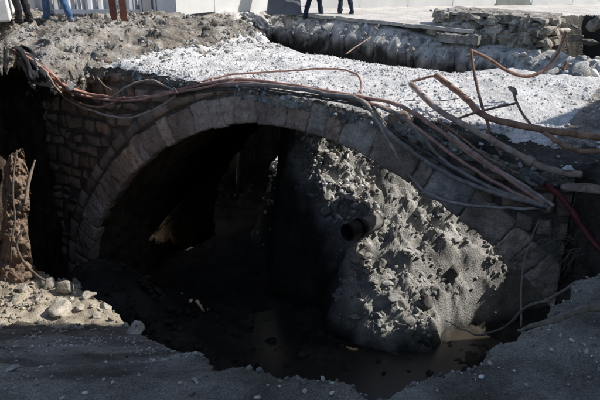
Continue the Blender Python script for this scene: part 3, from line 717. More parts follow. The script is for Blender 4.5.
# ------------------------------------------------------------------ planks, drain pipe
def plank(u0, v0, u1, v1, p, w, label):
    a, b = np.array(on_p(u0, v0, p)), np.array(on_p(u1, v1, p+.15)); d = b-a; L = np.linalg.norm(d)
    V_, F_ = box_geo(0, L, -w/2, w/2, -.03, .03)
    V_ = V_+np.stack([0*V_[:, 0], .01*rng.normal(size=8), .008*rng.normal(size=8)], 1)
    o = obj('plank', V_, F_, M['wood']); o.location = a
    o.rotation_euler = (.5, -math.asin(d[2]/L), math.atan2(d[1], d[0])); return tag(o, label, 'plank')
plank(312, 151, 349, 154, 4.0, .22, 'short grey plank jutting from the top of the mound under the arch')
plank(296, 142, 325, 149, 5.2, .06, 'thin batten behind the grey plank in the far mouth of the arch')

def march_m(u, v):
    d = ray(u, v); k = np.linspace(8, 17, 3000); Q = np.outer(k, d)+(0, 0, CZ); j = np.argmax(Q[:, 2] < hz_mound(Q[:, 0], Q[:, 1])); return k[j]
k0 = march_m(376, 221); a, b = np.array(on_k(374, 222, k0+.05)), np.array(on_k(361, 227, k0-.22)); ax = (b-a)/np.linalg.norm(b-a)
DR = empty('drain_pipe', 'broken pale drain pipe poking from the mound with a black open end', 'pipe', loc=tuple(b))
def hollow(name, p0, p1, r0, r1, mat):
    P = np.array([p0, p1, p1, p0]); V_, F_ = tube_geo(np.linspace(p0, p1, 6), r0, 24, False); W2, G2 = tube_geo(np.linspace(p0, p1, 6), r1, 24, False)
    n = len(V_); F_ = F_+[[i+n for i in f[::-1]] for f in G2]
    for e in (0, 5): F_ += [[e*24+k, e*24+(k+1) % 24, n+e*24+(k+1) % 24, n+e*24+k] for k in range(24)]
    o = obj(name, np.concatenate([V_, W2]), F_, mat, smooth=True); o.parent = DR; o.matrix_parent_inverse = DR.matrix_basis.inverted(); return o
DR.matrix_basis
hollow('sleeve', a-ax*.12, b, .175, .145, M['pipe']); hollow('collar', b-ax*.0+ax*.002, b+ax*.08, .196, .145, M['blackpipe']); hollow('pipe_end', b+ax*.102, b+ax*.42, .172, .14, M['blackpipe'])

# ------------------------------------------------------------------ cables along the bridge edge
def cab(name, label, cat, pts, r, mat, group=None, n=12, seg=8, wob=.012):
    o = tube(name, [lay(*t, off=r*1.1) for t in pts], r, mat, None, n, seg, wob); return tag(o, label, cat, group)
cab('cable', 'upper pink cable sagging from the black cloth then running along the bridge edge', 'cable', [(10, 46, -.45), (30, 56, -.42), (50, 72, -.4), (63, 84, -.4), (82, 92, -.38), (103, 96, -.35), (125, 98, -.3), (150, 96, -.22), (174, 91, -.12), (200, 85, -.05), (225, 80.5, 0), (252, 80.5, .04), (290, 85, .04), (325, 91, .02), (360, 97, 0), (392, 103, -.05), (410, 111, -.12), (430, 124, -.22), (455, 141, -.4), (480, 158, -.6), (510, 180, -.8), (545, 203, -.95)], .026, M['pink'])
cab('cable', 'second pink cable lying just below the upper pink one', 'cable', [(13, 49, -.48), (32, 60, -.46), (48, 73, -.45), (62, 88, -.43), (85, 96, -.42), (110, 100, -.38), (135, 100, -.3), (160, 96, -.22), (174, 92.5, -.16), (200, 88, -.1), (226, 83.5, -.04), (255, 83.5, 0), (292, 88, 0), (327, 94.5, -.02), (355, 100, -.06), (385, 108, -.12), (404, 118, -.18), (425, 134, -.26), (450, 153, -.42), (478, 172, -.6), (510, 190, -.8), (545, 206, -.95)], .022, M['pink'])
cab('cable', 'pale grey cable hanging in the lowest loop at the left', 'cable', [(28, 57, -.5), (46, 73, -.5), (57, 89, -.5), (70, 101, -.5), (90, 110, -.5), (110, 116, -.48), (128, 118, -.42), (146, 113, -.32), (163, 105, -.22), (176, 96, -.15)], .020, M['pale'])
cab('cable', 'short pink cable looping between the pink pair and the lowest loop', 'cable', [(48, 72, -.46), (58, 86, -.46), (70, 98, -.46), (86, 105, -.46), (100, 107, -.44), (112, 103, -.4), (124, 97, -.34)], .017, M['pink'])
cab('cable', 'pale cable arching up above the pink pair left of the tie', 'cable', [(113, 97, -.32), (120, 91, -.3), (130, 85, -.25), (143, 81, -.18), (154, 81, -.15), (166, 86, -.12), (176, 91, -.12)], .018, M['pale'])
cab('cable', 'thin pink cable arching over the rubble with its end bent down', 'cable', [(176, 90, -.05), (200, 82, .02), (228, 75, .25), (255, 73, .45), (285, 71, .6), (312, 69, .7), (335, 69, .7), (350, 71.5, .6), (359, 77, .5), (361, 85, .4), (360.5, 93, .25)], .015, M['pink'])
cab('cable', 'thick pale pipe bending off the deck and down across the arch face', 'cable', [(228, 85, -.03), (262, 85, -.02), (300, 89, -.02), (330, 95, -.04), (350, 97, -.08), (362, 101, -.12), (373, 112, -.16), (384, 128, -.2), (398, 141, -.26), (418, 156, -.36), (440, 170, -.48), (470, 184, -.62), (505, 196, -.8), (545, 206, -.97)], .034, M['greycab'])
cab('cable', 'lowest grey cable drooping across the right of the arch face', 'cable', [(372, 112, -.2), (384, 132, -.22), (396, 154, -.28), (410, 176, -.36), (428, 193, -.46), (455, 203, -.58), (490, 207, -.74), (520, 208.5, -.86), (550, 208, -.98)], .020, M['pale'])
cab('cable', 'grey cable in the middle of the bundle at the right of the arch', 'cable', [(376, 106, -.12), (392, 112, -.16), (408, 122, -.2), (424, 140, -.28), (440, 157, -.36), (460, 171, -.5), (490, 187, -.7), (520, 198, -.86), (548, 207, -.98)], .024, M['greycab'])
cab('cable', 'dark cable at the back of the bundle crossing the grey stones', 'cable', [(366, 98, -.02), (374, 110, -.08), (388, 127, -.14), (404, 140, -.2), (424, 151, -.28), (445, 164, -.4), (475, 181, -.58), (515, 200, -.82), (547, 208, -.96)], .024, M['darkcab'])
cab('cable', 'bright pink cable on the top of the bundle near its right end', 'cable', [(398, 104, -.02), (416, 113, -.12), (436, 127, -.24), (460, 147, -.42), (485, 164, -.6), (512, 182, -.78), (549, 207, -.93)], .019, M['pink'])
cab('cable', 'pale cable at the upper right of the bundle ending in the soil', 'cable', [(448, 132, -.22), (468, 148, -.4), (492, 166, -.58), (512, 178, -.72), (534, 192, -.86), (554, 206, -.98)], .021, M['pale'])
cab('cable', 'short rusty cable running just above the bundle beside the rusty pipe', 'cable', [(440, 122, -.15), (456, 133, -.28), (472, 146, -.42), (496, 162, -.58), (520, 174, -.72)], .014, M['rust'])
for j, dv in enumerate((0, 2.2)):
    cab('cable', ['dark cable lying flat under the pink pair along the bridge edge', 'lower dark cable pressed against the ring stones under the pink pair'][j], 'cable', [(176, 95+dv, -.1), (200, 90+dv, -.06), (225, 87+dv, -.05), (255, 87.5+dv, -.04), (290, 92+dv, -.04), (325, 97+dv, -.06), (352, 102+dv, -.08), (372, 108+dv, -.1)], .016, M['darkcab'])
TIE = tag(tube('wire_tie', [on_p(*t) for t in [(172, 86, -.08), (176, 90, -.22), (175, 96, -.24), (171, 96, -.1), (173, 89, -.06), (177, 92, -.24), (174, 97, -.2)]], .007, M['rebar'], None, 12), 'twisted wire tie gathering the cables left of the arch crown', 'wire tie')
tag(tube('red_hose', [lay(*t) for t in [(538, 180, -.14), (548, 186, -.22), (560, 196, -.42), (573, 212, -.72), (585, 231, -1.0), (600, 249, -1.3), (612, 260, -1.5)]], .036, M['redhose'], None, 12, 10, .008), 'dull red hose curving over the right end of the cables', 'hose')
cab('hose_end', 'black taped hose end where the red hose begins', 'hose end', [(531, 177, -.8), (537, 179, -.86), (545, 184, -.96)], .052, M['darkcab'])

# rusty pipes and rods on the right of the deck
def pipez(name, label, cat, pts, r, mat, wob=.012):
    return tag(tube(name, [lay(*t, off=r*.8) for t in pts], r, mat, None, 12, 10, wob), label, cat)
LP = empty('rusty_pipe', 'long worn rusty pipe with a coupling, lower of the two lying on the rubble', 'pipe', loc=on_p(530, 166, -.6))
def under(par, o): o.parent = par; o.matrix_parent_inverse = par.matrix_basis.inverted(); return o
bpy.context.view_layer.update()
under(LP, tube('pipe', [lay(*t) for t in [(411, 84, .75), (420, 93, .58), (435, 107, .25), (450, 117, .1), (470, 128, -.05), (490, 139, -.25), (515, 153, -.5), (540, 166, -.66), (560, 172, -.74), (582, 175, -.8)]], .040, M['rustpale'], None, 12, 10, .01))
under(LP, tube('coupling', [lay(527, 159.5, -.58), lay(530, 161, -.6), lay(533, 163, -.62)], .058, M['rustpale'], None, 6, 12))
pipez('rusty_pipe', 'long orange brown pipe, upper of the two, curving to the right border', 'pipe', [(436, 76, .95), (446, 83, .85), (458, 92, .75), (470, 103, .55), (480, 113, .35), (500, 121, .28), (530, 127.5, .2), (560, 132, .1), (600, 137, 0), (640, 143, -.1)], .042, M['rust'])
pipez('rusty_pipe', 'thinner rusty pipe branching under the upper pipe to the right border', 'pipe', [(545, 133, .05), (558, 142, -.08), (572, 149, -.2), (588, 151, -.26), (602, 151, -.3), (640, 154, -.4)], .028, M['rust'])
pipez('steel_rod', 'bent dark rod joining the upper ends of the two rusty pipes', 'rod', [(411, 85, .72), (412, 82, .78), (424, 78, .9), (436, 75.5, .97)], .018, M['rebar'])
pipez('steel_rod', 'thin rusty rod standing upright between deck and trench', 'rod', [(471, 50, .9), (473, 66, .85), (477, 86, .75), (482, 106, .6), (488, 124, .4), (490, 133, .3)], .020, M['rebar'], 0)
pipez('steel_rod', 'long rusty rod bowing down over the trench and up again at its right end', 'rod', [(470, 50, .9), (487, 58, 1.2), (504, 69, 1.6), (518, 75, 1.9), (530, 76, 2.1), (544, 70, 2.3), (555, 58, 2.45), (561, 45, 2.5), (566, 31, 2.5)], .026, M['rebar'], 0)
pipez('steel_rod', 'thin bent rod rising from the cables and crossing the upright rod', 'rod', [(447, 131, -.1), (451, 124, 0), (460, 118, .1), (478, 112, .35), (498, 107, .6), (515, 103.5, .8)], .016, M['rebar'], 0)
pipez('steel_rod', 'short rod leaning from the concrete chunk down to the upper pipe', 'rod', [(513, 91, .85), (517, 103, .8), (524, 116, .6), (534, 128, .35)], .017, M['rebar'], 0)
pipez('steel_rod', 'stub of rod lying across the lower rusty pipe', 'rod', [(487, 131, .1), (494, 143, -.15), (502, 156, -.4)], .016, M['rebar'], 0)
pipez('steel_rod', 'pale thin rod leaning out of the trench behind the rubble', 'rod', [(346, 54, 4.9), (357, 46, 5.4), (371, 37, 6.0)], .015, M['rustpale'], 0)
pipez('steel_rod', 'small rusty stub sticking from the trench side', 'rod', [(563, 70, 5.9), (567, 62, 6.0)], .03, M['rust'], 0)
tag(tube('wire', [on_p(*t) for t in [(404, 100, .2), (425, 101, .45), (448, 100, .6), (470, 96, .8)]], .006, M['darkcab']), 'thin dark wire lying between the two rusty pipes', 'wire')
tag(tube('wire', [(*on_p(u, v, p)[:2], hz_up(*[np.array(t) for t in on_p(u, v, p)[:2]])+.03) for u, v, p in [(200, 67, 1.6), (225, 55, 3.0), (246, 44, 4.4)]], .008, M['rebar']), 'thin brown wire lying on the rubble at the left of the deck', 'wire')
tag(tube('wire', [on_p(*t) for t in [(236, 44, 4.7), (243, 38, 4.75), (250, 36, 4.7), (254, 39, 4.6), (249, 42, 4.5), (242, 42, 4.6)]], .014, M['pink']), 'pink wire coil at the left end of the trench', 'wire')

# black cloth hanging over the soil edge
cl = [(18, 46, -.25, 6), (26, 51, -.42, 8), (32, 60, -.52, 9), (36, 70, -.54, 9), (38, 80, -.54, 8), (41, 90, -.54, 8), (42, 101, -.52, 7)]
nc = 14; rowsP = []
for u, v, p, w in cl:
    rowsP.append([lay(u-w+2*w*j/(nc-1), v+1.2*math.sin(j*1.1), p-.06*math.sin(j*1.7+v*.05)) for j in range(nc)])
rowsP = np.array(rowsP); G = np.stack([catmull(rowsP[:, j], 6) for j in range(nc)], 1); nr = G.shape[0]
F_ = [[i*nc+j, i*nc+j+1, (i+1)*nc+j+1, (i+1)*nc+j] for i in range(nr-1) for j in range(nc-1)]
o = obj('black_cloth', G.reshape(-1, 3), F_, M['cloth'], smooth=True); md = o.modifiers.new('thickness', 'SOLIDIFY'); md.thickness = .02
tag(o, 'black cloth strip hanging over the soil edge at the left end of the cables', 'cloth')

# roots hanging from the soil edge at the left
RT = [[(28, 97), (27, 92), (31, 93), (34, 99)], [(46, 101), (52, 105), (57, 102), (58, 97)], [(62, 105), (64, 100), (66, 97)], [(20, 65), (19, 75), (22, 80)], [(22, 113), (28, 113), (34, 112)], [(43, 115), (50, 125), (58, 134), (62, 138)],
      [(80, 78), (84, 84), (83, 88)], [(92, 74), (94, 80), (90, 84)], [(16, 95), (19, 89), (22, 94)], [(97, 77), (104, 85), (112, 90)], [(86, 78), (82, 82), (88, 86)]]
for j, pts in enumerate(RT):
    lb = {5: 'long thin root slanting down from the soil edge across the dark stones', 4: 'pale short root lying level against the dark pit side', 9: 'pale twig poking from the soil above the cable loops'}.get(j, 'thin pale root curling out of the soil edge at the left')
    tag(tube('root', [lay(u, v, -.42+.02*j, .05) for u, v in pts], [.014, .010, .005], M['root'], None, 8, 6), lb, 'root', None if j in (4, 5, 9) else 'roots curling from the soil edge')

# branches at the lower right rim
tag(tube('branch', [on_z(640, 306, .06), on_z(600, 308, .03), on_z(576, 311, .02), on_z(556, 319, -.02), on_z(535, 325, -.06), on_z(517, 331, -.12)], [.028, .024, .02, .017, .014, .007], M['twig'], None, 10, 8, .012), 'dry branch lying on the shaded rim at the lower right', 'branch')
tag(tube('twig', [on_k(u, v, k) for u, v, k in [(578, 281, 4.4), (556, 296, 4.5), (528, 307, 4.7), (515, 317, 4.9), (505, 327, 5.0), (480, 335, 5.2), (462, 329, 5.4), (446, 321, 5.6)]], [.012, .012, .010, .010, .009, .008, .006, .004], M['twig'], None, 10, 6, .01), 'thin forked twig reaching out over the pit from the right rim', 'twig')
tag(tube('twig', [on_k(u, v, k) for u, v, k in [(550, 301, 4.5), (532, 305, 4.65), (521, 312, 4.75), (513, 322, 4.9)]], .007, M['twig'], None, 10, 6, .005), 'short twig beside the forked twig', 'twig')
tag(tube('twig', [on_k(u, v, k) for u, v, k in [(538, 222, 6.9), (529, 245, 6.6), (522, 275, 6.0), (521, 327, 5.0)]], .008, M['twig'], None, 10, 6, .005), 'long thin stalk hanging straight down in front of the arch foot', 'twig')
GRS = MB()
for j in range(60):
    b0 = np.array(on_p(rnd.uniform(540, 585), rnd.uniform(228, 262), -1.5)); d = np.array([rnd.gauss(-.16, .12), rnd.gauss(-.05, .06), rnd.uniform(-.3, .12)])
    P = catmull([b0, b0+d*.5+(0, 0, .06), b0+d+(0, 0, -.06)], 5); V_, F_ = tube_geo(P, np.linspace(.005, .0015, len(P)), 4); GRS.add(V_, F_)
tag(GRS.build('dry_grass', M['straw'], smooth=True), 'tuft of dry grass stalks on the soil right of the arch foot', 'dry grass')

# ------------------------------------------------------------------ masonry remains beyond the trench
FD = empty('foundation_wall', 'remains of a rough stone foundation beyond the trench, grey slab on top', 'wall', loc=on_p(480, 40, 7.6))
bpy.context.view_layer.update()
def line_pt(u, v, k): return np.array(on_k(u, v, k))
c0 = np.array(on_p(432, 34, 7.75)); c1 = np.array(on_p(541, 44, 7.6)); ex = c1-c0; Lx = np.linalg.norm(ex[:2]); exn = np.array([ex[0], ex[1], 0])/Lx; eyn = np.array([-exn[1], exn[0], 0])
zb = min(c0[2], c1[2])
def loc2w(Q): Q = np.asarray(Q); return c0[None, :2].repeat(len(Q), 0)@np.eye(2) if False else np.stack([c0[0]+Q[:, 0]*exn[0]+Q[:, 1]*eyn[0], c0[1]+Q[:, 0]*exn[1]+Q[:, 1]*eyn[1], zb+Q[:, 2]], 1)
mb = MB()
nrow = 4; H = .58
for j in range(230):
    big = rnd.random()**2; w, h, dp = .09+.30*big*rnd.random(), .05+.12*big, .12+.25*big
    x, zc_ = rnd.uniform(-.1, Lx), rnd.uniform(-.12, H-.12); y = .05+.25*zc_+rnd.uniform(-.05, .2)
    if rnd.random() < .12: x, y = Lx+rnd.uniform(-.15, .1), rnd.uniform(0, 1.2)
    v_, f = ROCK2[rnd.randrange(12)]; v_ = np.sign(v_)*np.abs(v_/np.abs(v_).max(0))**.75
    v_ = (v_*np.array([w, dp, h]))@rotm(np.random.default_rng(j)).T if big < .2 else v_*np.array([w, dp, h])
    tt = rnd.uniform(.7, 1.9); mb.add(loc2w(v_+(x, y+dp/2, zc_)), [list(q_) for q_ in f], (tt*1.02, tt, tt*.96))
for j in range(70):
    v_, f = ROCK1[rnd.randrange(14)]; mb.add(loc2w(v_*rnd.uniform(.02, .07)+(rnd.uniform(-.2, Lx), rnd.uniform(.05, 1.1), H-.03)), [list(q_) for q_ in f], (1.5, 1.5, 1.45))
under(FD, mb.build('rubble_courses', M['oldstone']))
v_, f_ = box_geo(-.02, Lx-.1, .36, 1.5, -.4, H-.13); under(FD, obj('core', loc2w(v_), f_, M['mortar']))
def slab(name, x0, x1, y0, y1, z0, z1, mat, par):
    nx, ny = 24, 8; X, Y = np.meshgrid(np.linspace(x0, x1, nx), np.linspace(y0, y1, ny), indexing='ij')
    top = np.stack([X.ravel(), Y.ravel(), z1+.025*fbm(X.ravel(), Y.ravel(), 0, 3, 3)], 1); edge = Y.ravel() == y0
    top[edge, 1] += .16*fbm(top[edge, 0], top[edge, 0]*0, 2, 2.2, 4, .6); top[:, 2] += .03*fbm(top[:, 0], top[:, 1], 4, 7, 3); bot = top.copy(); bot[:, 2] = z0
    id_ = np.arange(nx*ny).reshape(nx, ny); n = nx*ny; F_ = [[id_[i, j], id_[i+1, j], id_[i+1, j+1], id_[i, j+1]] for i in range(nx-1) for j in range(ny-1)]
    F_ += [[a+n for a in f[::-1]] for f in F_]
    rim = [id_[i, 0] for i in range(nx)]+[id_[nx-1, j] for j in range(1, ny)]+[id_[i, ny-1] for i in range(nx-2, -1, -1)]+[id_[0, j] for j in range(ny-2, 0, -1)]
    F_ += [[rim[k], rim[k]+n, rim[(k+1) % len(rim)]+n, rim[(k+1) % len(rim)]] for k in range(len(rim))]
    return under(par, obj(name, loc2w(np.concatenate([top, bot])), F_, mat, tint=np.full((2*n, 3), 1.25)))
slab('slab', -.1, Lx-.05, .22, 1.6, H-.10, H-.035, M['oldstone'], FD)
slab('step', .3, Lx*.5, -.35, -.06, -.1, .10, M['oldstone'], FD)
# dark hollow right of it: stones around
for j, (u, v, r, lb) in enumerate([(597, 27, .3, 'large stone at the rim of the dark hollow by the right border'), (575, 40, .22, 'grey stone at the front edge of the dark hollow'), (590, 44, .22, 'weathered stone at the right border below the large one'), (574, 28, .12, 'bluish stone lying inside the dark hollow')]):
    rock('rock', lb, u, v, r, M['oldstone'], P=on_p(u, v, 8.0+.3*j), tint=.8)

PS = []
for xa, xb, lb in ((-.9, .9, 'left paving slab along the far trench edge, under the grey sheet'), (.93, 2.6, 'middle paving slab along the far trench edge, in front of the two pairs of legs'), (2.63, 4.1, 'right paving slab along the far trench edge, ending by the foundation')):
    nx, ny = 40, 10; ex_ = np.linspace(xa, xb, nx); far_y = lambda x: 19.0-(x+1.0)*(19.0-11.9)/10.9
    V_ = []
    for x_ in ex_:
        for j in range(ny):
            o_ = -.02+1.5*j/(ny-1)+(.10*float(fbm(np.array(x_), np.array(0.), 2, 2.5, 4)) if j == 0 else 0); X_, Y_ = x_+o_*NB[0], far_y(x_)+o_*NB[1]
            V_.append((X_, Y_, float(z_far(X_, Y_))-.22*float(sstep(1.8, 3.4, X_)*0)+.05+.01*float(fbm(np.array(X_), np.array(Y_), 0, 2, 3))))
    V_ = np.array(V_); B_ = V_-np.array([0, 0, .085]); n = nx*ny; id_ = np.arange(n).reshape(nx, ny)
    F_ = [[id_[i_, j], id_[i_+1, j], id_[i_+1, j+1], id_[i_, j+1]] for i_ in range(nx-1) for j in range(ny-1)]; F_ += [[a_+n for a_ in f[::-1]] for f in F_]
    rim = [id_[i_, 0] for i_ in range(nx)]+[id_[nx-1, j] for j in range(1, ny)]+[id_[i_, ny-1] for i_ in range(nx-2, -1, -1)]+[id_[0, j] for j in range(ny-2, 0, -1)]
    F_ += [[rim[k], rim[k]+n, rim[(k+1) % len(rim)]+n, rim[(k+1) % len(rim)]] for k in range(len(rim))]
    tag(obj('paving_slab', np.concatenate([V_, B_]), F_, M['pave']), lb, 'paving slab', 'paving slabs along the far trench edge')
# ------------------------------------------------------------------ fences and hoardings in the background
FA, FB, FC, FDn = np.array([-7.4, 13.3]), np.array([-3.05, 16.5]), np.array([-.95, 18.95]), np.array([.25, 20.1])
FE = np.array([13.5, 26.3])
def run(A, B, n, name, mat, par, h, t=.03, corr=False, z0=-.05, gap=.012):
    d = (B-A)/n; L = np.linalg.norm(d); u = d/L; nr = np.array([u[1], -u[0]])
    for k in range(n):
        P0 = A+d*k; ns = 41 if corr else 2; xs_ = np.linspace(gap, L-gap, ns); off = np.zeros(ns)
        if corr: off = .03*np.clip(np.sin(xs_/L*2*math.pi*2)*1.8, -1, 1)
        zz = float(z_far(P0[0], P0[1])); V_ = []
        for x_, o_ in zip(xs_, off):
            q_ = P0+u*x_+nr*o_
            for dz in (z0, h):
                V_.append((q_[0], q_[1], zz+dz)); V_.append((q_[0]-nr[0]*t, q_[1]-nr[1]*t, zz+dz))
        F_ = []
        for i_ in range(ns-1):
            a_ = i_*4; b_ = a_+4
            F_ += [[a_, b_, b_+2, a_+2], [a_+1, a_+3, b_+3, b_+1], [a_+2, b_+2, b_+3, a_+3], [a_, a_+1, b_+1, b_]]
        F_ += [[0, 2, 3, 1], [(ns-1)*4, (ns-1)*4+1, (ns-1)*4+3, (ns-1)*4+2]]
        under(par, obj(name, V_, F_, mat))
CF = empty('metal_fence', 'pale ribbed sheet metal fence behind the legs at the upper left', 'fence', loc=(*FA, .6)); bpy.context.view_layer.update()
run(FA, FB-.18*(FB-FA), 9, 'panel', M['fence'], CF, 2.1, corr=True)
u_ = (FB-FA)/np.linalg.norm(FB-FA); nr_ = np.array([u_[1], -u_[0]])
for k in range(12):
    q_ = FA+u_*(.15+k*.43); V_, F_ = box_geo(-.022, .022, -.03, .03, -.1, 2.15); ang = math.atan2(u_[1], u_[0])
    if k in (8, 9): continue
    V_ = V_@np.array([[math.cos(ang), math.sin(ang), 0], [-math.sin(ang), math.cos(ang), 0], [0, 0, 1]])+np.array([q_[0]+nr_[0]*.075, q_[1]+nr_[1]*.075, float(z_far(*q_))])
    under(CF, obj('post', V_, F_, M['bluegrey']))
zc0 = float(z_far(*FA)); V_ = []
b0, b1 = FA, FB-.18*(FB-FA)
for q_, zz in ((b0, float(z_far(*b0))), (b1, float(z_far(*b1)))):
    for dn in (.05, .10):
        for dz in (.01, .10): V_.append((q_[0]+nr_[0]*dn, q_[1]+nr_[1]*dn, zz+dz))
under(CF, obj('bottom_rail', V_, [[0, 1, 5, 4], [2, 6, 7, 3], [1, 3, 7, 5], [0, 4, 6, 2], [0, 2, 3, 1], [4, 5, 7, 6]], M['bluegrey']))
for u, lb in ((113.5, 'left one of the two rusty red steel posts in front of the metal fence'), (123.5, 'right one of the two rusty red steel posts in front of the metal fence')):
    d = ray(u, 16); k = 14.3; x, y = d[0]*k, d[1]*k; zz = float(z_far(x, y)); V_, F_ = [], []
    mbp = MB()
    for bx_ in ((-.075, .075, -.075, -.06), (-.075, .075, .06, .075), (-.008, .008, -.06, .06)):      # H section
        v_, f_ = box_geo(*bx_, -.2, 2.6); mbp.add(v_, f_)
    o = mbp.build('steel_post', M['redpost']); o.location = (x, y, zz); o.rotation_euler = (0, 0, .25); tag(o, lb, 'post', 'rusty red posts')
GP = empty('grey_screen', 'blue grey sheet panel closing the metal fence on its right', 'panel', loc=(*(FB-.17*(FB-FA)), .4)); bpy.context.view_layer.update()
run(FB-.165*(FB-FA), FB, 1, 'sheet', M['bluegrey'], GP, 2.3)
run(FB-.165*(FB-FA)+nr_*.05, FB-.12*(FB-FA)+nr_*.05, 1, 'frame_post', M['greysheet'], GP, 2.35, t=.04)
HA = empty('white_hoarding', 'bright white hoarding in the middle background left of the grey sheet', 'hoarding', loc=(*FB, .4)); bpy.context.view_layer.update()
run(FB, FC+np.array([.4, .47]), 3, 'panel', M['white'], HA, 2.3)
HB = empty('white_hoarding', 'long white hoarding in the right background behind two pairs of legs', 'hoarding', loc=(*FDn, .1)); bpy.context.view_layer.update()
dB = (FE-FDn)
run(FDn, FDn+dB*.485, 4, 'panel', M['white'], HB, 2.3)
run(FDn+dB*.49, FDn+dB*.595, 1, 'green_panel', M['greenwall'], HB, 2.35)
run(FDn+dB*.60, FE, 3, 'panel', M['white'], HB, 2.3)
# leaning grey sheet, its dark colour painted for the hoarding corner's shade
g0, g1 = np.array(on_k(267, 13.5, 17.3)), np.array(on_k(302, 12, 17.6)); g0[2] = float(z_far(*g0[:2]))+.0; g1[2] = float(z_far(*g1[:2]))+.0
bk = np.array([-.35, .94, 0]); sl = np.array([.32, 0.1, 0]); H_ = np.array([0, 0, 1.5])
V_ = [g0, g1, g1+H_+bk*.5, g0+H_+bk*.5+sl]; V_ += [p_+bk*.04 for p_ in V_]
tag(obj('grey_sheet', V_, [[0, 1, 2, 3], [7, 6, 5, 4], [0, 4, 5, 1], [1, 5, 6, 2], [2, 6, 7, 3], [3, 7, 4, 0]], M['greysheet']), 'dark grey sheet standing in for the shaded hoarding corner beside a pair of legs', 'sheet')
# white block at the left border
P = np.array(on_k(4, 19, 12.4)); mbp = MB(); prof = [(-.40, 0), (.40, 0), (.37, .5), (.33, 1.0), (-.33, 1.0), (-.37, .5)]
V_ = [(x, y, z) for y in (-1.0, 1.0) for x, z in prof]; n = len(prof)
F_ = [list(range(n))[::-1], list(range(n, 2*n))]+[[k, (k+1) % n, (k+1) % n+n, k+n] for k in range(n)]
o = obj('road_barrier', V_, F_, M['whiteblock']); o.location = (P[0]-.42, P[1]+.4, P[2]); o.rotation_euler = (0, 0, .35); md = o.modifiers.new('edges', 'BEVEL'); md.width = .025; md.segments = 2
tag(o, 'white concrete barrier block at the upper left border', 'barrier')

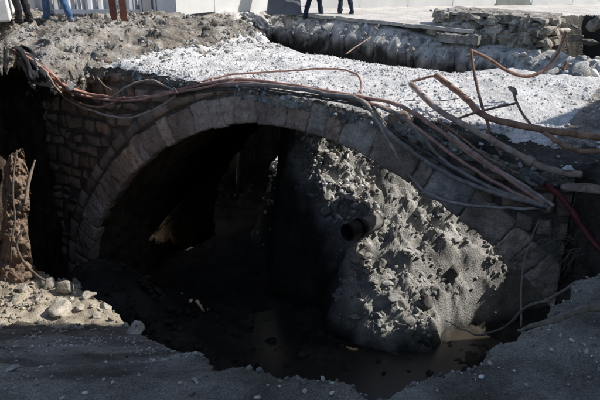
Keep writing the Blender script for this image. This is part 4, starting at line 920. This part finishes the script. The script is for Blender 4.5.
# ------------------------------------------------------------------ people
def skinned(name, V_, E_, Rr, mat, par, sub=2, root=0):
    me = bpy.data.meshes.new(name); me.from_pydata(V_, E_, []); o = bpy.data.objects.new(name, me); COL.objects.link(o)
    md = o.modifiers.new('skin', 'SKIN'); 
    for i_, r_ in enumerate(Rr):
        me.skin_vertices[0].data[i_].radius = (r_, r_) if np.isscalar(r_) else r_
    me.skin_vertices[0].data[root].use_root = True
    ms = o.modifiers.new('sub', 'SUBSURF'); ms.levels = sub; ms.render_levels = sub
    dg = bpy.context.evaluated_depsgraph_get(); nm = bpy.data.meshes.new_from_object(o.evaluated_get(dg)); bpy.data.objects.remove(o)
    nm.name = name; nm.materials.clear(); nm.materials.append(mat); nm.polygons.foreach_set('use_smooth', np.ones(len(nm.polygons), bool))
    o = bpy.data.objects.new(name, nm); COL.objects.link(o); o.parent = par; return o
def person(label, loc, rz, feet, trousers, shoemat, shirt):
    """feet: two (x,y) foot positions in the person's frame (y is forward)"""
    t = empty('person', label, 'person', 'people standing by the fence', loc, rz)
    hip = [(-.095, 0, .92), (.095, 0, .92)]; knee = []; ank = []
    for (fx, fy), h in zip(feet, hip):
        ank.append((fx, fy-.02, .09)); knee.append(((fx+h[0])/2, (fy+h[1])/2+.05, .50))
    # body: pelvis, spine, neck, head, arms, hands, lower legs
    Vb = [(0, 0, .96), (0, 0, 1.12), (0, .0, 1.32), (0, -.01, 1.46), (0, .0, 1.53), (0, .015, 1.60), (0, .02, 1.70)]; Eb = [(0, 1), (1, 2), (2, 3), (3, 4), (4, 5), (5, 6)]
    Rb = [(.15, .11), (.14, .10), (.17, .115), (.10, .08), (.058, .058), (.078, .092), (.07, .085)]
    for sgn in (-1, 1):
        b = len(Vb); Vb += [(sgn*.185, -.01, 1.41), (sgn*.225, -.02, 1.14), (sgn*.215, .06, .90), (sgn*.215, .085, .83)]
        Rb += [.06, .045, .031, (.022, .036)]; Eb += [(3, b), (b, b+1), (b+1, b+2), (b+2, b+3)]
        for f_ in range(4):
            L = (.075, .085, .08, .06)[f_]; yb = .055+.021*f_; Vb += [(sgn*.214, yb+.01, .79), (sgn*.205, yb+.02, .79-L*.5), (sgn*.19, yb+.02, .79-L)]
            Rb += [.0095, .0085, .007]; k = len(Vb)-3; Eb += [(b+3, k), (k, k+1), (k+1, k+2)]
        Vb += [(sgn*.20, .115, .82), (sgn*.185, .125, .785)]; Rb += [.011, .009]; k = len(Vb)-2; Eb += [(b+3, k), (k, k+1)]
    for h, kn, an, (fx, fy) in zip(hip, knee, ank, feet):
        b = len(Vb); Vb += [h, kn, an]; Rb += [.085, .055, .036]; Eb += [(0, b), (b, b+1), (b+1, b+2)]
    body = skinned('body', Vb, Eb, Rb, M['skin'], t)
    # face features
    fm = MB()
    for ex_ in (-.032, .032):
        v_, f_ = ico(2); obj('eye', v_*.011+(ex_, .105, 1.655), f_.tolist(), M['hair'], body)
    nz = [(0, .105, 1.655), (-.016, .11, 1.615), (.016, .11, 1.615), (0, .138, 1.62)]; obj('nose', nz, [[0, 1, 3], [0, 3, 2], [1, 2, 3], [0, 2, 1]], M['skin'], body)
    V_, F_ = tube_geo(catmull([(-.025, .103, 1.585), (0, .112, 1.583), (.025, .103, 1.585)], 5), .006, 6); obj('mouth', V_, F_, M['redhose'], body, True)
    for sg in (-1, 1):
        v_, f_ = ico(2); obj('ear', v_*np.array([.012, .022, .033])+(sg*.082, .01, 1.645), f_.tolist(), M['skin'], body, True)
    v_, f_ = ico(3); v_ = v_*np.array([.092, .108, .10])+(0, .005, 1.705); k = [q_ for q_ in f_.tolist() if v_[q_].mean(0)[2] > 1.655 and not (v_[q_].mean(0)[1] > .075 and v_[q_].mean(0)[2] < 1.73)]
    obj('hair', v_, k, M['hair'], t, True)
    Vt = [(0, 0, 1.0), (0, 0, .93)]; Et = [(0, 1)]; Rt = [(.162, .12), (.165, .125)]
    for h, kn, an in zip(hip, knee, ank):
        b = len(Vt); Vt += [(h[0], h[1], .84), ((h[0]+kn[0])/2, (h[1]+kn[1])/2, .68), kn, ((kn[0]+an[0])/2, (kn[1]+an[1])/2-.01, .30), (an[0], an[1]+.005, .10), (an[0], an[1]+.015, .055)]
        Rt += [.105, .090, .073, .070, .066, .066]; Et += [(1, b), (b, b+1), (b+1, b+2), (b+2, b+3), (b+3, b+4), (b+4, b+5)]
    tr = skinned('trousers', Vt, Et, Rt, trousers, t, sub=3); me = tr.data; n = len(me.vertices)
    co = np.zeros(n*3); me.vertices.foreach_get('co', co); co = co.reshape(-1, 3); nn_ = np.zeros(n*3); me.vertices.foreach_get('normal', nn_); nn_ = nn_.reshape(-1, 3)
    fold = .012*fbm(co[:, 0]+loc[0], co[:, 1], co[:, 2]*2.2, 5, 3)*(1+1.6*sstep(.35, .05, co[:, 2])); co += nn_*fold[:, None]; me.vertices.foreach_set('co', co.ravel()); me.update()
    Vs = [(0, 0, .95), (0, 0, 1.12), (0, 0, 1.33), (0, -.01, 1.47)]; Es = [(0, 1), (1, 2), (2, 3)]; Rs = [(.172, .13), (.155, .12), (.185, .13), (.085, .08)]
    for sgn in (-1, 1):
        b = len(Vs); Vs += [(sgn*.185, -.01, 1.42), (sgn*.225, -.02, 1.15), (sgn*.217, .05, .93)]; Rs += [.072, .058, .042]; Es += [(3, b), (b, b+1), (b+1, b+2)]
    skinned('shirt', Vs, Es, Rs, shirt, t)
    for k, (fx, fy) in enumerate(feet):
        sh = obj('shoe', *shoe_geo(), shoemat, t, True); sh.location = (fx, fy, 0); sh.rotation_euler = (0, 0, (-.18, .18)[1-k])
    return t
def shoe_geo():
    secs = [(-.085, .028, .075), (-.07, .038, .085), (-.02, .040, .095), (.04, .041, .085), (.09, .047, .062), (.14, .048, .050), (.18, .036, .040), (.20, .014, .026)]
    V_, F_ = [], []; ns = 12
    for y, w, h in secs:
        for k in range(ns):
            a_ = 2*math.pi*k/ns; zz = math.sin(a_); V_.append((w*math.cos(a_)*(1 if zz < 0 else 1-.25*zz), y, max(h/2+h/2*1.15*zz, .0)))
    for i_ in range(len(secs)-1): F_ += [[i_*ns+k, i_*ns+(k+1) % ns, (i_+1)*ns+(k+1) % ns, (i_+1)*ns+k] for k in range(ns)]
    F_ += [list(range(ns))[::-1], [(len(secs)-1)*ns+k for k in range(ns)]]
    return V_, F_
def stand(u, k):
    d = ray(u, 18); x, y = d[0]*k, d[1]*k; return (x, y, float(hz_up(np.array([x]), np.array([y]))[0])-.005)
person('person in charcoal trousers standing at the far left by the fence', stand(24, 12.6), 1.5, [(-.06, .08), (.06, -.06)], M['black'], M['shoe'], M['shirt'])
person('person in light blue jeans standing astride in front of the metal fence', stand(57, 12.9), 1.15, [(-.05, .24), (.10, -.24)], M['jeans'], M['shoegrey'], M['shirt'])
person('person in dark jeans beside the leaning grey sheet', stand(312, 17.6), -1.0, [(-.13, -.12), (.12, .25)], M['darkjeans'], M['shoe'], M['shirt'])
person('person in dark jeans with one grey shoe forward, right of the other pair of legs', stand(346, 17.8), .8, [(-.12, .14), (.12, -.10)], M['darkjeans'], M['shoegrey'], M['shirt'])

# ------------------------------------------------------------------ building on the right that shades the front
BD = empty('building', 'tall plain plastered building right of the pit, shading it, with a lean-to added to cast shade', 'building', loc=(11, 0, 0)); bpy.context.view_layer.update()
def bpart(name, V_, F_, mat, par=BD): return under(par, obj(name, V_, F_, mat))
V_, F_ = box_geo(11.0, 24, -18, 9.9, -1, 27); bpart('wall', V_, F_, M['render'])
V_, F_ = box_geo(10.6, 24.4, -18.4, 10.05, 27.002, 27.5); bpart('roof', V_, F_, M['roof'])
V_ = [(10.2, 9.903, -1), (10.2, 12.0, -1), (10.2, 12.0, 3.3), (10.2, 9.903, 5.9)]; V_ += [(15., y, z) for _, y, z in V_]  # unseen lean-to, added and sloped to shadow the right of the deck
bpart('shade_lean_to', V_, [[3, 2, 1, 0], [4, 5, 6, 7], [1, 2, 6, 5], [2, 3, 7, 6], [3, 0, 4, 7], [0, 1, 5, 4]], M['render'])
bpy.context.view_layer.update()
for fl in range(8):
    for wy in range(8):
        y = -15+wy*3; z = 1.2+fl*3.2
        V_, F_ = box_geo(10.93, 11.05, y, y+1.2, z, z+1.6); f_ = bpart('window', V_, F_, M['white'])
        bpy.context.view_layer.update()
        V_, F_ = box_geo(10.92, 10.99, y+.08, y+1.12, z+.08, z+1.52); under(f_, obj('pane', V_, F_, M['glass']))

# ------------------------------------------------------------------ small puddle on the shelf
pu = [(u, v) for u, v in [(-30, 262), (10, 266), (45, 272), (42, 290), (8, 292), (-30, 292)]]
o = obj('puddle', [on_z(u, v, -3.235) for u, v in pu], [list(range(len(pu)))[::-1]], M['tanwater']); tag(o, kind='structure')

# ------------------------------------------------------------------ light, sky, camera
ALT, AZ = R(42), R(9)                       # sun from the right, a little behind
sun = bpy.data.lights.new('sun', 'SUN'); sun.energy = 5.0; sun.angle = R(.5); sun.color = (1.0, .955, .89)
so = bpy.data.objects.new('sun', sun); COL.objects.link(so)
from mathutils import Vector
d = Vector((math.cos(ALT)*math.cos(AZ), math.cos(ALT)*math.sin(AZ), math.sin(ALT)))
so.rotation_euler = d.to_track_quat('Z', 'Y').to_euler(); so.location = d*30
w = bpy.data.worlds.new('World'); SC.world = w; w.use_nodes = True
N, L = w.node_tree.nodes, w.node_tree.links
sky = N.new('ShaderNodeTexSky'); sky.sky_type = 'NISHITA'; sky.sun_disc = False; sky.sun_elevation = ALT; sky.sun_rotation = math.pi/2-AZ
bg = N['Background']; bg.inputs['Strength'].default_value = .15; L.new(sky.outputs[0], bg.inputs[0])
cam = bpy.data.cameras.new('camera'); cam.sensor_width = 36; cam.lens = FOC/600*36; cam.clip_end = 500; cam.clip_start = .05
co = bpy.data.objects.new('camera', cam); COL.objects.link(co); co.location = (0, 0, CZ); co.rotation_euler = (math.pi/2-PITCH, 0, 0)
SC.camera = co
SC.cycles.max_bounces = 12; SC.cycles.diffuse_bounces = 7
SC.view_settings.view_transform = 'Standard'; SC.view_settings.look = 'None'; SC.view_settings.exposure = 0
